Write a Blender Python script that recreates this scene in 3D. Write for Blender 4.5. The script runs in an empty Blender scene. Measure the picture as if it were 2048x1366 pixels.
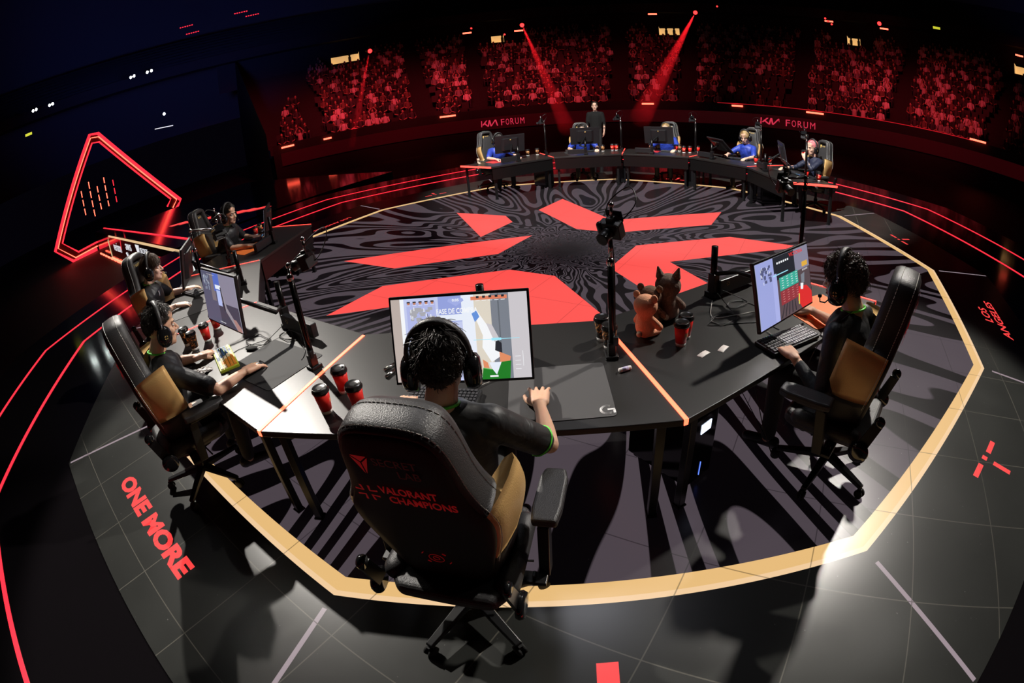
import bpy, bmesh, math, random
from math import sin, cos, pi, radians, atan2, sqrt
from mathutils import Vector, Matrix, Euler
random.seed(7)
sc = bpy.context.scene
COL = sc.collection

# ---------------------------------------------------------------- camera
cam = bpy.data.cameras.new('camera'); cam_o = bpy.data.objects.new('camera', cam); COL.objects.link(cam_o)
sc.camera = cam_o
cam.type = 'PANO'; cam.panorama_type = 'FISHEYE_EQUISOLID'
cam.fisheye_lens = 17.712; cam.fisheye_fov = 3.6
cam.sensor_width = 36; cam.sensor_height = 24
cam.shift_x = -0.0156; cam.shift_y = -0.0456
cam.clip_end = 400; cam.clip_start = 0.05
X_ = Vector((0.85098303, 0.51919342, -0.07915861)); Y_ = -Vector((0.15606579, -0.39390266, -0.90580581)); Z_ = -Vector((-0.5014692, 0.75847142, -0.41623281))
M = Matrix.Identity(4)
for i in range(3):
    M[i][0] = X_[i]; M[i][1] = Y_[i]; M[i][2] = Z_[i]
M.translation = Vector((2.96693566, -5.54323092, 2.03955955))
cam_o.matrix_world = M

# ---------------------------------------------------------------- world and exposure
w = bpy.data.worlds.new('arena_dark'); sc.world = w; w.use_nodes = True
w.node_tree.nodes['Background'].inputs[0].default_value = (0.004, 0.003, 0.008, 1)
w.node_tree.nodes['Background'].inputs[1].default_value = 0.25
sc.view_settings.view_transform = 'Standard'; sc.view_settings.look = 'None'
sc.view_settings.exposure = 0.0; sc.view_settings.gamma = 1.0
sc.view_settings.use_curve_mapping = False

# ---------------------------------------------------------------- lamps of the lighting rig, and added blue roof fills
def lamp(name, kind, loc, target, energy, color, size=0.3, cone=30, blend=0.3):
    l = bpy.data.lights.new(name, kind); o = bpy.data.objects.new(name, l); COL.objects.link(o)
    l.energy = energy; l.color = color
    if kind == 'SPOT':
        l.spot_size = radians(cone); l.spot_blend = blend; l.shadow_soft_size = size
    elif kind == 'AREA':
        l.size = size
    else:
        l.shadow_soft_size = size
    o.location = loc
    d = Vector(target) - Vector(loc)
    o.rotation_euler = d.to_track_quat('-Z', 'Y').to_euler()
    return o
WARM = (1.0, 0.94, 0.86); RED = (1.0, 0.05, 0.075)
lamp('stage_spot_right', 'SPOT', (4.8, 3.0, 7.0), (2.95, -2.6, 0.7), 3600, WARM, 0.16, 44, 0.3)
lamp('stage_spot_left', 'SPOT', (-6.9, -1.9, 7.0), (-0.35, -4.5, 0.7), 6200, WARM, 0.09, 27, 0.35)
lamp('stage_spot_low_left', 'SPOT', (-4.1, -5.2, 7.0), (1.3, -5.0, 0.4), 45, WARM, 0.07, 50, 0.3)
lamp('stage_spot_low_right', 'SPOT', (6.9, 0.3, 7.0), (3.0, -4.0, 0.0), 60, WARM, 0.07, 46, 0.3)
lamp('stage_spot_back_left', 'SPOT', (2.2, 1.4, 7.0), (-3.1, -3.3, 0.9), 2300, WARM, 0.09, 34, 0.4)
lamp('stage_spot_far', 'SPOT', (0.1, -2.2, 10.0), (-0.1, 4.6, 0.8), 11500, (1.0, 0.97, 0.93), 0.12, 54, 0.3)
lamp('stage_wash', 'SPOT', (-0.2, 0.8, 9.0), (0.0, -3.0, 0.8), 420, (0.9, 0.9, 1.0), 0.8, 75, 0.6)
for a, e in ((156, 5500), (140, 6500), (124, 5500), (108, 3400), (82, 2800), (68, 4600)):
    ca, sa = cos(radians(a)), sin(radians(a))
    lamp('crowd_red_spot', 'SPOT', (17*ca, 17*sa, 11), (31*ca, 31*sa, 2), e*1.0, RED, 0.5, 56, 1.0)
lamp('added_blue_fill', 'SPOT', (-20, 2, 6), (-46, 12, 20), 4200, (0.12, 0.2, 1.0), 1.0, 95, 1.0)  # added lamp: its blue on the roof stands in for haze glow
lamp('added_blue_fill', 'SPOT', (16, 16, 12), (34, 36, 22), 1500, (0.15, 0.22, 1.0), 1.0, 80, 1.0)  # second added blue lamp, for the roof on the other side

# ---------------------------------------------------------------- materials
def bs(m): return m.node_tree.nodes['Principled BSDF']
def mat(name, col=(0.1,0.1,0.1), rough=0.5, metal=0.0, em=None, es=1.0, bump=0, bscale=60, spec=0.5, coat=0, var=0, bdist=0.01):
    m = bpy.data.materials.new(name); m.use_nodes = True; b = bs(m); nt = m.node_tree
    b.inputs['Base Color'].default_value = (*col, 1); b.inputs['Roughness'].default_value = rough
    b.inputs['Metallic'].default_value = metal; b.inputs['Specular IOR Level'].default_value = spec
    if coat: b.inputs['Coat Weight'].default_value = coat; b.inputs['Coat Roughness'].default_value = 0.15
    if em is not None:
        b.inputs['Emission Color'].default_value = (*em, 1); b.inputs['Emission Strength'].default_value = es
    if bump or var:
        tc = nt.nodes.new('ShaderNodeTexCoord'); n = nt.nodes.new('ShaderNodeTexNoise')
        n.inputs['Scale'].default_value = bscale; n.inputs['Detail'].default_value = 4
        nt.links.new(tc.outputs['Object'], n.inputs['Vector'])
        if bump:
            bp = nt.nodes.new('ShaderNodeBump'); bp.inputs['Strength'].default_value = bump; bp.inputs['Distance'].default_value = bdist; n.inputs['Distortion'].default_value = 0.6 if bdist > 0.01 else 0.0
            nt.links.new(n.outputs['Fac'], bp.inputs['Height']); nt.links.new(bp.outputs['Normal'], b.inputs['Normal'])
        if var:
            mx = nt.nodes.new('ShaderNodeMix'); mx.data_type = 'RGBA'
            mx.inputs[6].default_value = tuple(c*(1-var) for c in col) + (1,)
            mx.inputs[7].default_value = tuple(min(1, c*(1+var)) for c in col) + (1,)
            nt.links.new(n.outputs['Fac'], mx.inputs[0]); nt.links.new(mx.outputs[2], b.inputs['Base Color'])
    return m
MT = {}
MT['black'] = mat('black_metal', (0.012,0.012,0.013), 0.35, 0.3)
MT['plastic'] = mat('black_plastic', (0.014,0.014,0.016), 0.38)
MT['gloss'] = mat('gloss_black', (0.008,0.008,0.009), 0.12)
MT['rubber'] = mat('rubber', (0.01,0.01,0.01), 0.8)
MT['chrome'] = mat('chrome', (0.55,0.54,0.53), 0.2, 1.0)
MT['tubeblk'] = mat('anodised_tube', (0.02,0.018,0.018), 0.25, 0.8)
MT['leather'] = mat('black_leather', (0.034,0.033,0.034), 0.42, bump=0.25, bscale=220)
MT['shell'] = mat('shell_fabric', (0.006,0.005,0.005), 0.6)
MT['gold'] = mat('gold_leather', (0.74,0.46,0.18), 0.34, 0.2, bump=0.15, bscale=200)
MT['stitch'] = mat('white_stitch', (0.8,0.78,0.72), 0.6)
MT['goldmark'] = mat('gold_print', (0.7,0.48,0.15), 0.5)
MT['redprint'] = mat('red_print', (0.62,0.012,0.015), 0.5, em=(0.62,0.012,0.015), es=0.12)
MT['redprintd'] = mat('dark_red_print', (0.3,0.01,0.012), 0.5)
MT['desk'] = mat('desk_laminate', (0.015,0.014,0.0135), 0.37, bump=0.03, bscale=500, var=0.1)
MT['deskedge'] = mat('desk_edge', (0.01,0.01,0.01), 0.3)
MT['ledstrip'] = mat('orange_led', (0.8,0.1,0.05), 0.5, em=(1.0,0.10,0.045), es=4.0)
MT['ledred2'] = mat('strip_red', (0.8,0.05,0.04), 0.5, em=(1.0,0.05,0.035), es=3.0)
MT['panel'] = mat('panel_black', (0.004,0.004,0.004), 0.35)
MT['ledred'] = mat('red_led', (0.6,0.02,0.03), 0.5, em=(1.0,0.025,0.045), es=1.6)
MT['ledredhot'] = mat('hot_red_led', (0.6,0.05,0.03), 0.5, em=(1.0,0.09,0.05), es=5.0)
MT['ledwhite'] = mat('white_lamp', (0.8,0.8,0.8), 0.5, em=(0.9,1.0,0.95), es=30)
MT['blueled'] = mat('blue_white_display', (0.5,0.6,0.9), 0.5, em=(0.65,0.75,1.0), es=2.6)
MT['blue'] = mat('blue_led', (0.1,0.1,0.9), 0.5, em=(0.1,0.2,1.0), es=2.0)
MT['skin'] = mat('skin', (0.70,0.41,0.28), 0.5, bump=0.06, bscale=160, var=0.06)
MT['skin2'] = mat('skin_pale', (0.74,0.46,0.34), 0.5, bump=0.06, bscale=160, var=0.06)
for k in ('skin', 'skin2'):
    b = bs(MT[k]); b.inputs['Subsurface Weight'].default_value = 0.12; b.inputs['Subsurface Radius'].default_value = (0.6,0.2,0.1); b.inputs['Subsurface Scale'].default_value = 0.02
MT['lip'] = mat('lips', (0.42,0.14,0.11), 0.45)
MT['hair'] = mat('dark_hair', (0.016,0.011,0.008), 0.58)
MT['hairb'] = mat('brown_hair', (0.062,0.032,0.018), 0.55)
MT['hairblond'] = mat('blond_hair', (0.42,0.28,0.12), 0.5)
MT['hairpink'] = mat('pink_hair', (0.72,0.24,0.26), 0.5)
MT['eyew'] = mat('eye', (0.7,0.68,0.65), 0.2)
MT['eyed'] = mat('iris', (0.02,0.012,0.01), 0.1)
MT['jersey'] = mat('black_jersey', (0.015,0.015,0.016), 0.5, bump=0.6, bscale=7, bdist=0.03)
MT['sleeve'] = mat('charcoal_sleeve', (0.022,0.024,0.027), 0.75, bump=0.4, bscale=16, bdist=0.02)
MT['jerseyb'] = mat('blue_jersey', (0.018,0.045,0.34), 0.5, bump=0.8, bscale=9, bdist=0.03, var=0.8)
MT['jacket'] = mat('navy_jacket', (0.012,0.016,0.04), 0.6, bump=0.9, bscale=8, bdist=0.03)
MT['pants'] = mat('black_trousers', (0.013,0.013,0.014), 0.7, bump=0.3, bscale=14)
MT['green'] = mat('green_trim', (0.12,0.75,0.05), 0.5)
MT['white'] = mat('white_print', (0.75,0.75,0.76), 0.5)
MT['shoe'] = mat('shoe', (0.02,0.02,0.02), 0.5)
MT['cupred'] = mat('red_cup', (0.85,0.025,0.018), 0.4)
MT['lid'] = mat('black_lid', (0.012,0.011,0.011), 0.22)
MT['cupwhite'] = mat('cup_white', (0.75,0.72,0.70), 0.5)
MT['pad'] = mat('grey_pad', (0.05,0.048,0.05), 0.7, bump=0.05, bscale=600)
MT['padblk'] = mat('black_pad', (0.016,0.016,0.017), 0.75, bump=0.05, bscale=600)
MT['padorange'] = mat('orange_pad', (0.9,0.20,0.035), 0.6)
MT['padred'] = mat('red_pad', (0.7,0.03,0.03), 0.6)
MT['key'] = mat('black_key', (0.03,0.03,0.035), 0.4)
MT['keyw'] = mat('grey_key', (0.42,0.42,0.45), 0.4)
MT['keyo'] = mat('cream_key', (0.75,0.62,0.42), 0.4)
MT['keyb'] = mat('blue_key', (0.04,0.10,0.22), 0.4)
MT['keyor'] = mat('orange_key', (0.75,0.28,0.04), 0.4)
MT['lime'] = mat('lime_case', (0.42,0.5,0.04), 0.4)
MT['paper'] = mat('wrapper', (0.78,0.74,0.72), 0.5, bump=0.3, bscale=50)
MT['plushA'] = mat('orange_plush', (0.82,0.38,0.22), 0.9, bump=0.5, bscale=160)
MT['plushB'] = mat('brown_plush', (0.14,0.075,0.045), 0.95, bump=0.6, bscale=120)
MT['plushC'] = mat('taupe_plush', (0.17,0.11,0.085), 0.95, bump=0.6, bscale=120)
MT['plushD'] = mat('pale_plush', (0.5,0.4,0.3), 0.9)
MT['cable'] = mat('cable_rubber', (0.010,0.010,0.010), 0.55)
MT['cablew'] = mat('pale_cable', (0.5,0.47,0.44), 0.35)
MT['deck'] = mat('black_deck', (0.006,0.005,0.006), 0.09)
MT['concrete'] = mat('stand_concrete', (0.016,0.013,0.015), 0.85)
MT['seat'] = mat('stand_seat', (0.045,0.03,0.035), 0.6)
MT['wall'] = mat('dark_wall', (0.005,0.004,0.005), 0.6)
MT['roofm'] = mat('roof_dark', (0.10,0.10,0.12), 0.9)
MT['warmroom'] = mat('lit_corridor', (0.8,0.6,0.3), 0.7, em=(1.0,0.62,0.25), es=0.5)
MT['amber'] = mat('amber_lens', (0.9,0.3,0.05), 0.15, em=(1.0,0.25,0.03), es=0.5)
MT['lens'] = mat('lens_glass', (0.01,0.01,0.015), 0.04)

def cupflame():
    m = mat('flame_cup', (0.02,0.015,0.012), 0.4); nt = m.node_tree
    tc = nt.nodes.new('ShaderNodeTexCoord'); n = nt.nodes.new('ShaderNodeTexNoise'); r = nt.nodes.new('ShaderNodeValToRGB')
    n.inputs['Scale'].default_value = 32; n.inputs['Distortion'].default_value = 2.5
    r.color_ramp.elements[0].position = 0.50; r.color_ramp.elements[0].color = (0.02,0.012,0.01,1)
    r.color_ramp.elements[1].position = 0.56; r.color_ramp.elements[1].color = (0.75,0.32,0.10,1)
    nt.links.new(tc.outputs['Object'], n.inputs['Vector']); nt.links.new(n.outputs['Fac'], r.inputs['Fac'])
    nt.links.new(r.outputs['Color'], bs(m).inputs['Base Color']); return m
MT['flame'] = cupflame()

def emat(name, col, s=1.0):
    return mat(name, tuple(c*0.2 for c in col), 0.3, em=col, es=s)
# ---------------------------------------------------------------- mesh helpers
class MB:
    def __init__(self): self.v = []; self.f = []; self.mi = []; self.sm = []
    def add(self, vs, fs, mi=0, smooth=False, M=None):
        o = len(self.v)
        for p in vs: self.v.append(tuple(M @ Vector(p)) if M is not None else tuple(p))
        for f in fs: self.f.append([i+o for i in f]); self.mi.append(mi); self.sm.append(smooth)
        return self
    def box(self, c, s, M=None, mi=0):
        x, y, z = c; a, b, d = s[0]/2, s[1]/2, s[2]/2
        vs = [(x+i*a, y+j*b, z+k*d) for i in (-1,1) for j in (-1,1) for k in (-1,1)]
        return self.add(vs, [(0,1,3,2),(4,6,7,5),(0,4,5,1),(2,3,7,6),(0,2,6,4),(1,5,7,3)], mi, False, M)
    def tube(self, path, r, n=8, mi=0, M=None, caps=True, sx=1.0):
        P = [Vector(p) for p in path]; rs = r if hasattr(r, '__len__') else [r]*len(P)
        t0 = (P[1]-P[0]).normalized(); up = Vector((0,0,1)) if abs(t0.z) < 0.9 else Vector((1,0,0))
        nx = t0.cross(up).normalized(); vs = []; fs = []
        for i, p in enumerate(P):
            t = (P[min(i+1,len(P)-1)]-P[max(i-1,0)]).normalized()
            nx = (nx - t*nx.dot(t)).normalized(); ny = t.cross(nx)
            for k in range(n):
                a = 2*pi*k/n; vs.append(tuple(p + (nx*cos(a)*sx + ny*sin(a))*rs[i]))
        for i in range(len(P)-1):
            for k in range(n):
                fs.append((i*n+k, i*n+(k+1)%n, (i+1)*n+(k+1)%n, (i+1)*n+k))
        if caps: fs.append(tuple(range(n))[::-1]); fs.append(tuple((len(P)-1)*n+k for k in range(n)))
        return self.add(vs, fs, mi, n > 5, M)
    def lathe(self, prof, n=20, M=None, mi=0):
        vs = [(r*cos(2*pi*k/n), r*sin(2*pi*k/n), z) for r, z in prof for k in range(n)]
        fs = [(i*n+k, i*n+(k+1)%n, (i+1)*n+(k+1)%n, (i+1)*n+k) for i in range(len(prof)-1) for k in range(n)]
        fs.append(tuple(range(n))[::-1]); fs.append(tuple((len(prof)-1)*n+k for k in range(n)))
        return self.add(vs, fs, mi, True, M)
    def ell(self, c, r, M=None, nu=14, nv=9, mi=0, R=None):
        c = Vector(c); vs = []; fs = []
        for i in range(nv+1):
            th = pi*i/nv
            for k in range(nu):
                a = 2*pi*k/nu; q = Vector((r[0]*sin(th)*cos(a), r[1]*sin(th)*sin(a), r[2]*cos(th)))
                vs.append(tuple(c + (R @ q if R is not None else q)))
        for i in range(nv):
            for k in range(nu): fs.append((i*nu+k, (i+1)*nu+k, (i+1)*nu+(k+1)%nu, i*nu+(k+1)%nu))
        return self.add(vs, fs, mi, True, M)
    def cap(self, a, b, ra, rb, M=None, n=12, mi=0, fl=1.0, side=None):
        # rounded cone from a to b; fl flattens it along the normal of `side`
        a = Vector(a); b = Vector(b); d = b-a; L = d.length
        t = d.normalized() if L > 1e-6 else Vector((0,0,1))
        s = Vector(side) if side is not None else (Vector((0,0,1)) if abs(t.z) < 0.9 else Vector((1,0,0)))
        nx = (s - t*s.dot(t)).normalized(); ny = t.cross(nx); vs = []; fs = []; rows = []
        for i in range(1, 5): th = pi/2*i/4; rows.append((a - t*ra*cos(th), ra*sin(th)))
        for i in range(1, 4): u = i/4; rows.append((a+d*u, ra+(rb-ra)*u))
        for i in range(4): th = pi/2*i/4; rows.append((b + t*rb*sin(th), rb*cos(th)))
        for p, r in rows:
            for k in range(n): q = 2*pi*k/n; vs.append(tuple(p + nx*r*cos(q) + ny*r*sin(q)*fl))
        m = len(rows)
        for i in range(m-1):
            for k in range(n): fs.append((i*n+k, i*n+(k+1)%n, (i+1)*n+(k+1)%n, (i+1)*n+k))
        fs.append(tuple(range(n))[::-1]); fs.append(tuple((m-1)*n+k for k in range(n)))
        return self.add(vs, fs, mi, True, M)
    def prism(self, pts, z0, z1, M=None, mi=0):
        n = len(pts); vs = [(x,y,z0) for x,y in pts]+[(x,y,z1) for x,y in pts]
        fs = [tuple(range(n))[::-1], tuple(range(n,2*n))]+[(i,(i+1)%n,n+(i+1)%n,n+i) for i in range(n)]
        return self.add(vs, fs, mi, False, M)
    def mesh(self, name, mats):
        me = bpy.data.meshes.new(name); me.from_pydata(self.v, [], self.f)
        for m in (mats if isinstance(mats, (list, tuple)) else [mats]): me.materials.append(m)
        me.polygons.foreach_set('material_index', self.mi); me.polygons.foreach_set('use_smooth', self.sm)
        me.update(); return me
    def build(self, name, mats, parent=None, bevel=0, seg=2):
        o = bpy.data.objects.new(name, self.mesh(name, mats)); COL.objects.link(o)
        if parent is not None: o.parent = parent
        if bevel:
            md = o.modifiers.new('bevel', 'BEVEL'); md.width = bevel; md.segments = seg; md.limit_method = 'ANGLE'; md.angle_limit = 0.6
            md.harden_normals = False
        return o
def tag(o, label=None, cat=None, group=None, kind=None):
    if label: o['label'] = label
    if cat: o['category'] = cat
    if group: o['group'] = group
    if kind: o['kind'] = kind
    return o
def empty(name, M=None, label=None, cat=None, group=None):
    o = bpy.data.objects.new(name, None); COL.objects.link(o); o.empty_display_size = 0.1
    if M is not None: o.matrix_world = M
    return tag(o, label, cat, group)
def copy_tree(o, parent=None):
    c = o.copy(); COL.objects.link(c)
    if parent is not None: c.parent = parent
    for ch in list(o.children): copy_tree(ch, c)
    return c
def remesh(mb, name, mats, vox, smooth=4, parent=None):
    tmp = bpy.data.objects.new('tmp', mb.mesh('tmp', mats)); COL.objects.link(tmp)
    m = tmp.modifiers.new('r', 'REMESH'); m.mode = 'VOXEL'; m.voxel_size = vox; m.use_smooth_shade = True
    if smooth: s = tmp.modifiers.new('s', 'SMOOTH'); s.factor = 0.5; s.iterations = smooth
    dg = bpy.context.evaluated_depsgraph_get(); me = bpy.data.meshes.new_from_object(tmp.evaluated_get(dg))
    me.name = name; me.materials.clear()
    for q in (mats if isinstance(mats, (list, tuple)) else [mats]): me.materials.append(q)
    old = tmp.data; bpy.data.objects.remove(tmp); bpy.data.meshes.remove(old)
    o = bpy.data.objects.new(name, me); COL.objects.link(o)
    if parent is not None: o.parent = parent
    return o
def TR(x=0, y=0, z=0, rz=0, rx=0, ry=0):
    return Matrix.Translation((x,y,z)) @ Matrix.Rotation(rz,4,'Z') @ Matrix.Rotation(rx,4,'X') @ Matrix.Rotation(ry,4,'Y')
def textobj(s, name, m, M, width=None, height=None, depth=0.001, parent=None, bold=0.0, shear=0.0, align='LEFT', space=1.0):
    cu = bpy.data.curves.new('t', 'FONT'); cu.body = s; cu.size = 1.0; cu.extrude = 0.0; cu.offset = bold; cu.shear = shear
    cu.resolution_u = 3; cu.space_character = space
    t = bpy.data.objects.new('t', cu); COL.objects.link(t); dg = bpy.context.evaluated_depsgraph_get()
    me = bpy.data.meshes.new_from_object(t.evaluated_get(dg)); bpy.data.objects.remove(t); bpy.data.curves.remove(cu)
    xs = [v.co.x for v in me.vertices]; ys = [v.co.y for v in me.vertices]
    x0, x1, y0, y1 = min(xs), max(xs), min(ys), max(ys)
    sx = width/(x1-x0) if width else None; sy = height/(y1-y0) if height else None
    if sx is None: sx = sy
    if sy is None: sy = sx
    for v in me.vertices:
        v.co = ((v.co.x-x0-(0 if align == 'LEFT' else (x1-x0)/2))*sx, (v.co.y-y0)*sy, 0.0)
    me.name = name; me.materials.clear(); me.materials.append(m)
    o = bpy.data.objects.new(name, me); COL.objects.link(o)
    if parent is not None: o.parent = parent; o.matrix_local = M
    else: o.matrix_world = M
    if depth: so = o.modifiers.new('s', 'SOLIDIFY'); so.thickness = depth; so.offset = 0
    return o

# ---------------------------------------------------------------- desk stations: x right, y towards the stage centre, z up
TH = 0.678
NC = Vector((-0.237, -0.975, 0)); FC = Vector((-0.074, 1.714, 0))
def station(team, k):
    if team == 'near': m = radians(-89.85+30*k); c = NC; ap = 3.848
    else: m = radians(152.15-30*k); c = FC; ap = 3.636
    y = -Vector((cos(m), sin(m), 0)); x = Vector((y.y, -y.x, 0)); o = c - y*ap
    R = Matrix.Identity(4)
    for i in range(3): R[i][0] = x[i]; R[i][1] = y[i]; R[i][3] = o[i]
    return R
NEAR = {k: station('near', k) for k in (-2,-1,0,1,2)}
FAR = {k: station('far', k) for k in range(5)}
# ---------------------------------------------------------------- LED stage floor
def ring12(r, z=0.0, ph=15):
    return [(r*cos(radians(ph+30*k)), r*sin(radians(ph+30*k)), z) for k in range(12)]
def seams(nt, strength_dark=True):
    """fac = 1 on the square panel seams (0.62 m grid)"""
    tc = nt.nodes.new('ShaderNodeTexCoord'); sp = nt.nodes.new('ShaderNodeSeparateXYZ'); nt.links.new(tc.outputs['Object'], sp.inputs[0])
    outs = []
    for ax, off in (('X', 0.2864), ('Y', 0.3385)):
        a = nt.nodes.new('ShaderNodeMath'); a.operation = 'ADD'; a.inputs[1].default_value = -off + 62.0; nt.links.new(sp.outputs[ax], a.inputs[0])
        d = nt.nodes.new('ShaderNodeMath'); d.operation = 'DIVIDE'; d.inputs[1].default_value = 0.62; nt.links.new(a.outputs[0], d.inputs[0])
        f = nt.nodes.new('ShaderNodeMath'); f.operation = 'FRACT'; nt.links.new(d.outputs[0], f.inputs[0])
        p = nt.nodes.new('ShaderNodeMath'); p.operation = 'PINGPONG'; p.inputs[1].default_value = 0.5; nt.links.new(f.outputs[0], p.inputs[0])
        c = nt.nodes.new('ShaderNodeMath'); c.operation = 'LESS_THAN'; c.inputs[1].default_value = 0.0055; nt.links.new(p.outputs[0], c.inputs[0])
        outs.append(c)
    mx = nt.nodes.new('ShaderNodeMath'); mx.operation = 'MAXIMUM'
    nt.links.new(outs[0].outputs[0], mx.inputs[0]); nt.links.new(outs[1].outputs[0], mx.inputs[1])
    return mx, tc, sp
def scuffs(nt, tc, b, base, seamfac, line=(0.10,0.095,0.08)):
    n = nt.nodes.new('ShaderNodeTexNoise'); n.inputs['Scale'].default_value = 2.0; n.inputs['Detail'].default_value = 3; n.inputs['Roughness'].default_value = 0.6
    nt.links.new(tc.outputs['Object'], n.inputs['Vector'])
    r = nt.nodes.new('ShaderNodeValToRGB'); r.color_ramp.elements[0].position = 0.3; r.color_ramp.elements[0].color = (*[c*0.9 for c in base], 1)
    r.color_ramp.elements[1].position = 0.75; r.color_ramp.elements[1].color = (*[c*1.15 for c in base], 1)
    nt.links.new(n.outputs['Fac'], r.inputs['Fac'])
    n2 = nt.nodes.new('ShaderNodeTexNoise'); n2.inputs['Scale'].default_value = 45; n2.inputs['Detail'].default_value = 3; nt.links.new(tc.outputs['Object'], n2.inputs['Vector'])
    r2 = nt.nodes.new('ShaderNodeMapRange'); r2.inputs[1].default_value = 0.73; r2.inputs[2].default_value = 0.78; nt.links.new(n2.outputs['Fac'], r2.inputs[0])
    sp_ = nt.nodes.new('ShaderNodeMix'); sp_.data_type = 'RGBA'; sp_.inputs[7].default_value = (0.22,0.22,0.21,1); nt.links.new(r2.outputs[0], sp_.inputs[0]); nt.links.new(r.outputs['Color'], sp_.inputs[6])
    mx = nt.nodes.new('ShaderNodeMix'); mx.data_type = 'RGBA'; mx.inputs[7].default_value = (*line, 1)
    nt.links.new(seamfac.outputs[0], mx.inputs[0]); nt.links.new(sp_.outputs[2], mx.inputs[6])
    nt.links.new(mx.outputs[2], b.inputs['Base Color'])
    rr = nt.nodes.new('ShaderNodeMapRange'); rr.inputs[3].default_value = 0.26; rr.inputs[4].default_value = 0.32
    nt.links.new(n.outputs['Fac'], rr.inputs[0]); nt.links.new(rr.outputs[0], b.inputs['Roughness'])
def led_plain():
    m = mat('led_floor_dark', (0.05,0.05,0.047), 0.22); nt = m.node_tree; b = bs(m)
    mx, tc, sp = seams(nt); scuffs(nt, tc, b, (0.026,0.027,0.025), mx); return m
def led_flat(name, col, s=1.0, dim=0.35):
    m = mat(name, (0.03,0.02,0.02), 0.3); nt = m.node_tree; b = bs(m)
    mx, tc, sp = seams(nt)
    c = nt.nodes.new('ShaderNodeMix'); c.data_type = 'RGBA'; c.inputs[6].default_value = (*col, 1); c.inputs[7].default_value = (*[q*dim for q in col], 1)
    nt.links.new(mx.outputs[0], c.inputs[0]); nt.links.new(c.outputs[2], b.inputs['Emission Color']); b.inputs['Emission Strength'].default_value = s
    return m
def led_pattern():
    m = mat('led_floor_waves', (0.02,0.018,0.02), 0.28, spec=0.3); nt = m.node_tree; b = bs(m)
    mx, tc, sp = seams(nt); scuffs(nt, tc, b, (0.009,0.008,0.009), mx, (0.012,0.012,0.012))
    L = nt.nodes.new('ShaderNodeVectorMath'); L.operation = 'LENGTH'; nt.links.new(tc.outputs['Object'], L.inputs[0])
    nrm = nt.nodes.new('ShaderNodeVectorMath'); nrm.operation = 'NORMALIZE'; nt.links.new(tc.outputs['Object'], nrm.inputs[0])
    lg = nt.nodes.new('ShaderNodeMath'); lg.operation = 'LOGARITHM'; lg.inputs[1].default_value = 2.718; nt.links.new(L.outputs['Value'], lg.inputs[0])
    l1 = nt.nodes.new('ShaderNodeMath'); l1.operation = 'MULTIPLY'; l1.inputs[1].default_value = -0.40; nt.links.new(lg.outputs[0], l1.inputs[0])
    q1 = nt.nodes.new('ShaderNodeMath'); q1.operation = 'MULTIPLY_ADD'; q1.inputs[2].default_value = 0.5; nt.links.new(L.outputs['Value'], q1.inputs[0]); nt.links.new(L.outputs['Value'], q1.inputs[1])
    q2 = nt.nodes.new('ShaderNodeMath'); q2.operation = 'DIVIDE'; q2.inputs[0].default_value = 0.8; nt.links.new(q1.outputs[0], q2.inputs[1])
    ls = nt.nodes.new('ShaderNodeMath'); ls.operation = 'ADD'; nt.links.new(l1.outputs[0], ls.inputs[0]); nt.links.new(q2.outputs[0], ls.inputs[1])
    s2 = nt.nodes.new('ShaderNodeSeparateXYZ'); nt.links.new(nrm.outputs[0], s2.inputs[0])
    cm0 = nt.nodes.new('ShaderNodeCombineXYZ'); nt.links.new(s2.outputs[0], cm0.inputs[0]); nt.links.new(s2.outputs[1], cm0.inputs[1]); nt.links.new(ls.outputs[0], cm0.inputs[2])
    cm = nt.nodes.new('ShaderNodeVectorMath'); cm.operation = 'MULTIPLY'; cm.inputs[1].default_value = (2.1, 2.1, 1.0); nt.links.new(cm0.outputs[0], cm.inputs[0])
    # warp that grows towards the centre
    wn = nt.nodes.new('ShaderNodeTexNoise'); wn.inputs['Scale'].default_value = 2.3; wn.inputs['Detail'].default_value = 1.0; nt.links.new(cm.outputs[0], wn.inputs['Vector'])
    wamt = nt.nodes.new('ShaderNodeMath'); wamt.operation = 'DIVIDE'; wamt.inputs[0].default_value = 0.75
    ad = nt.nodes.new('ShaderNodeMath'); ad.operation = 'ADD'; ad.inputs[1].default_value = 0.7; nt.links.new(L.outputs['Value'], ad.inputs[0]); nt.links.new(ad.outputs[0], wamt.inputs[1])
    sub = nt.nodes.new('ShaderNodeVectorMath'); sub.operation = 'SUBTRACT'; sub.inputs[1].default_value = (0.5,0.5,0.5); nt.links.new(wn.outputs['Color'], sub.inputs[0])
    sc_ = nt.nodes.new('ShaderNodeVectorMath'); sc_.operation = 'SCALE'; nt.links.new(sub.outputs[0], sc_.inputs[0]); nt.links.new(wamt.outputs[0], sc_.inputs['Scale'])
    av = nt.nodes.new('ShaderNodeVectorMath'); av.operation = 'ADD'; nt.links.new(cm.outputs[0], av.inputs[0]); nt.links.new(sc_.outputs[0], av.inputs[1])
    n = nt.nodes.new('ShaderNodeTexNoise'); n.inputs['Scale'].default_value = 1.75; n.inputs['Detail'].default_value = 0.6; nt.links.new(av.outputs[0], n.inputs['Vector'])
    mu = nt.nodes.new('ShaderNodeMath'); mu.operation = 'MULTIPLY'; mu.inputs[1].default_value = 98.0; nt.links.new(n.outputs['Fac'], mu.inputs[0])
    sn = nt.nodes.new('ShaderNodeMath'); sn.operation = 'SINE'; nt.links.new(mu.outputs[0], sn.inputs[0])
    st = nt.nodes.new('ShaderNodeMapRange'); st.inputs[1].default_value = 0.0; st.inputs[2].default_value = 0.12; nt.links.new(sn.outputs[0], st.inputs[0])
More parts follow.
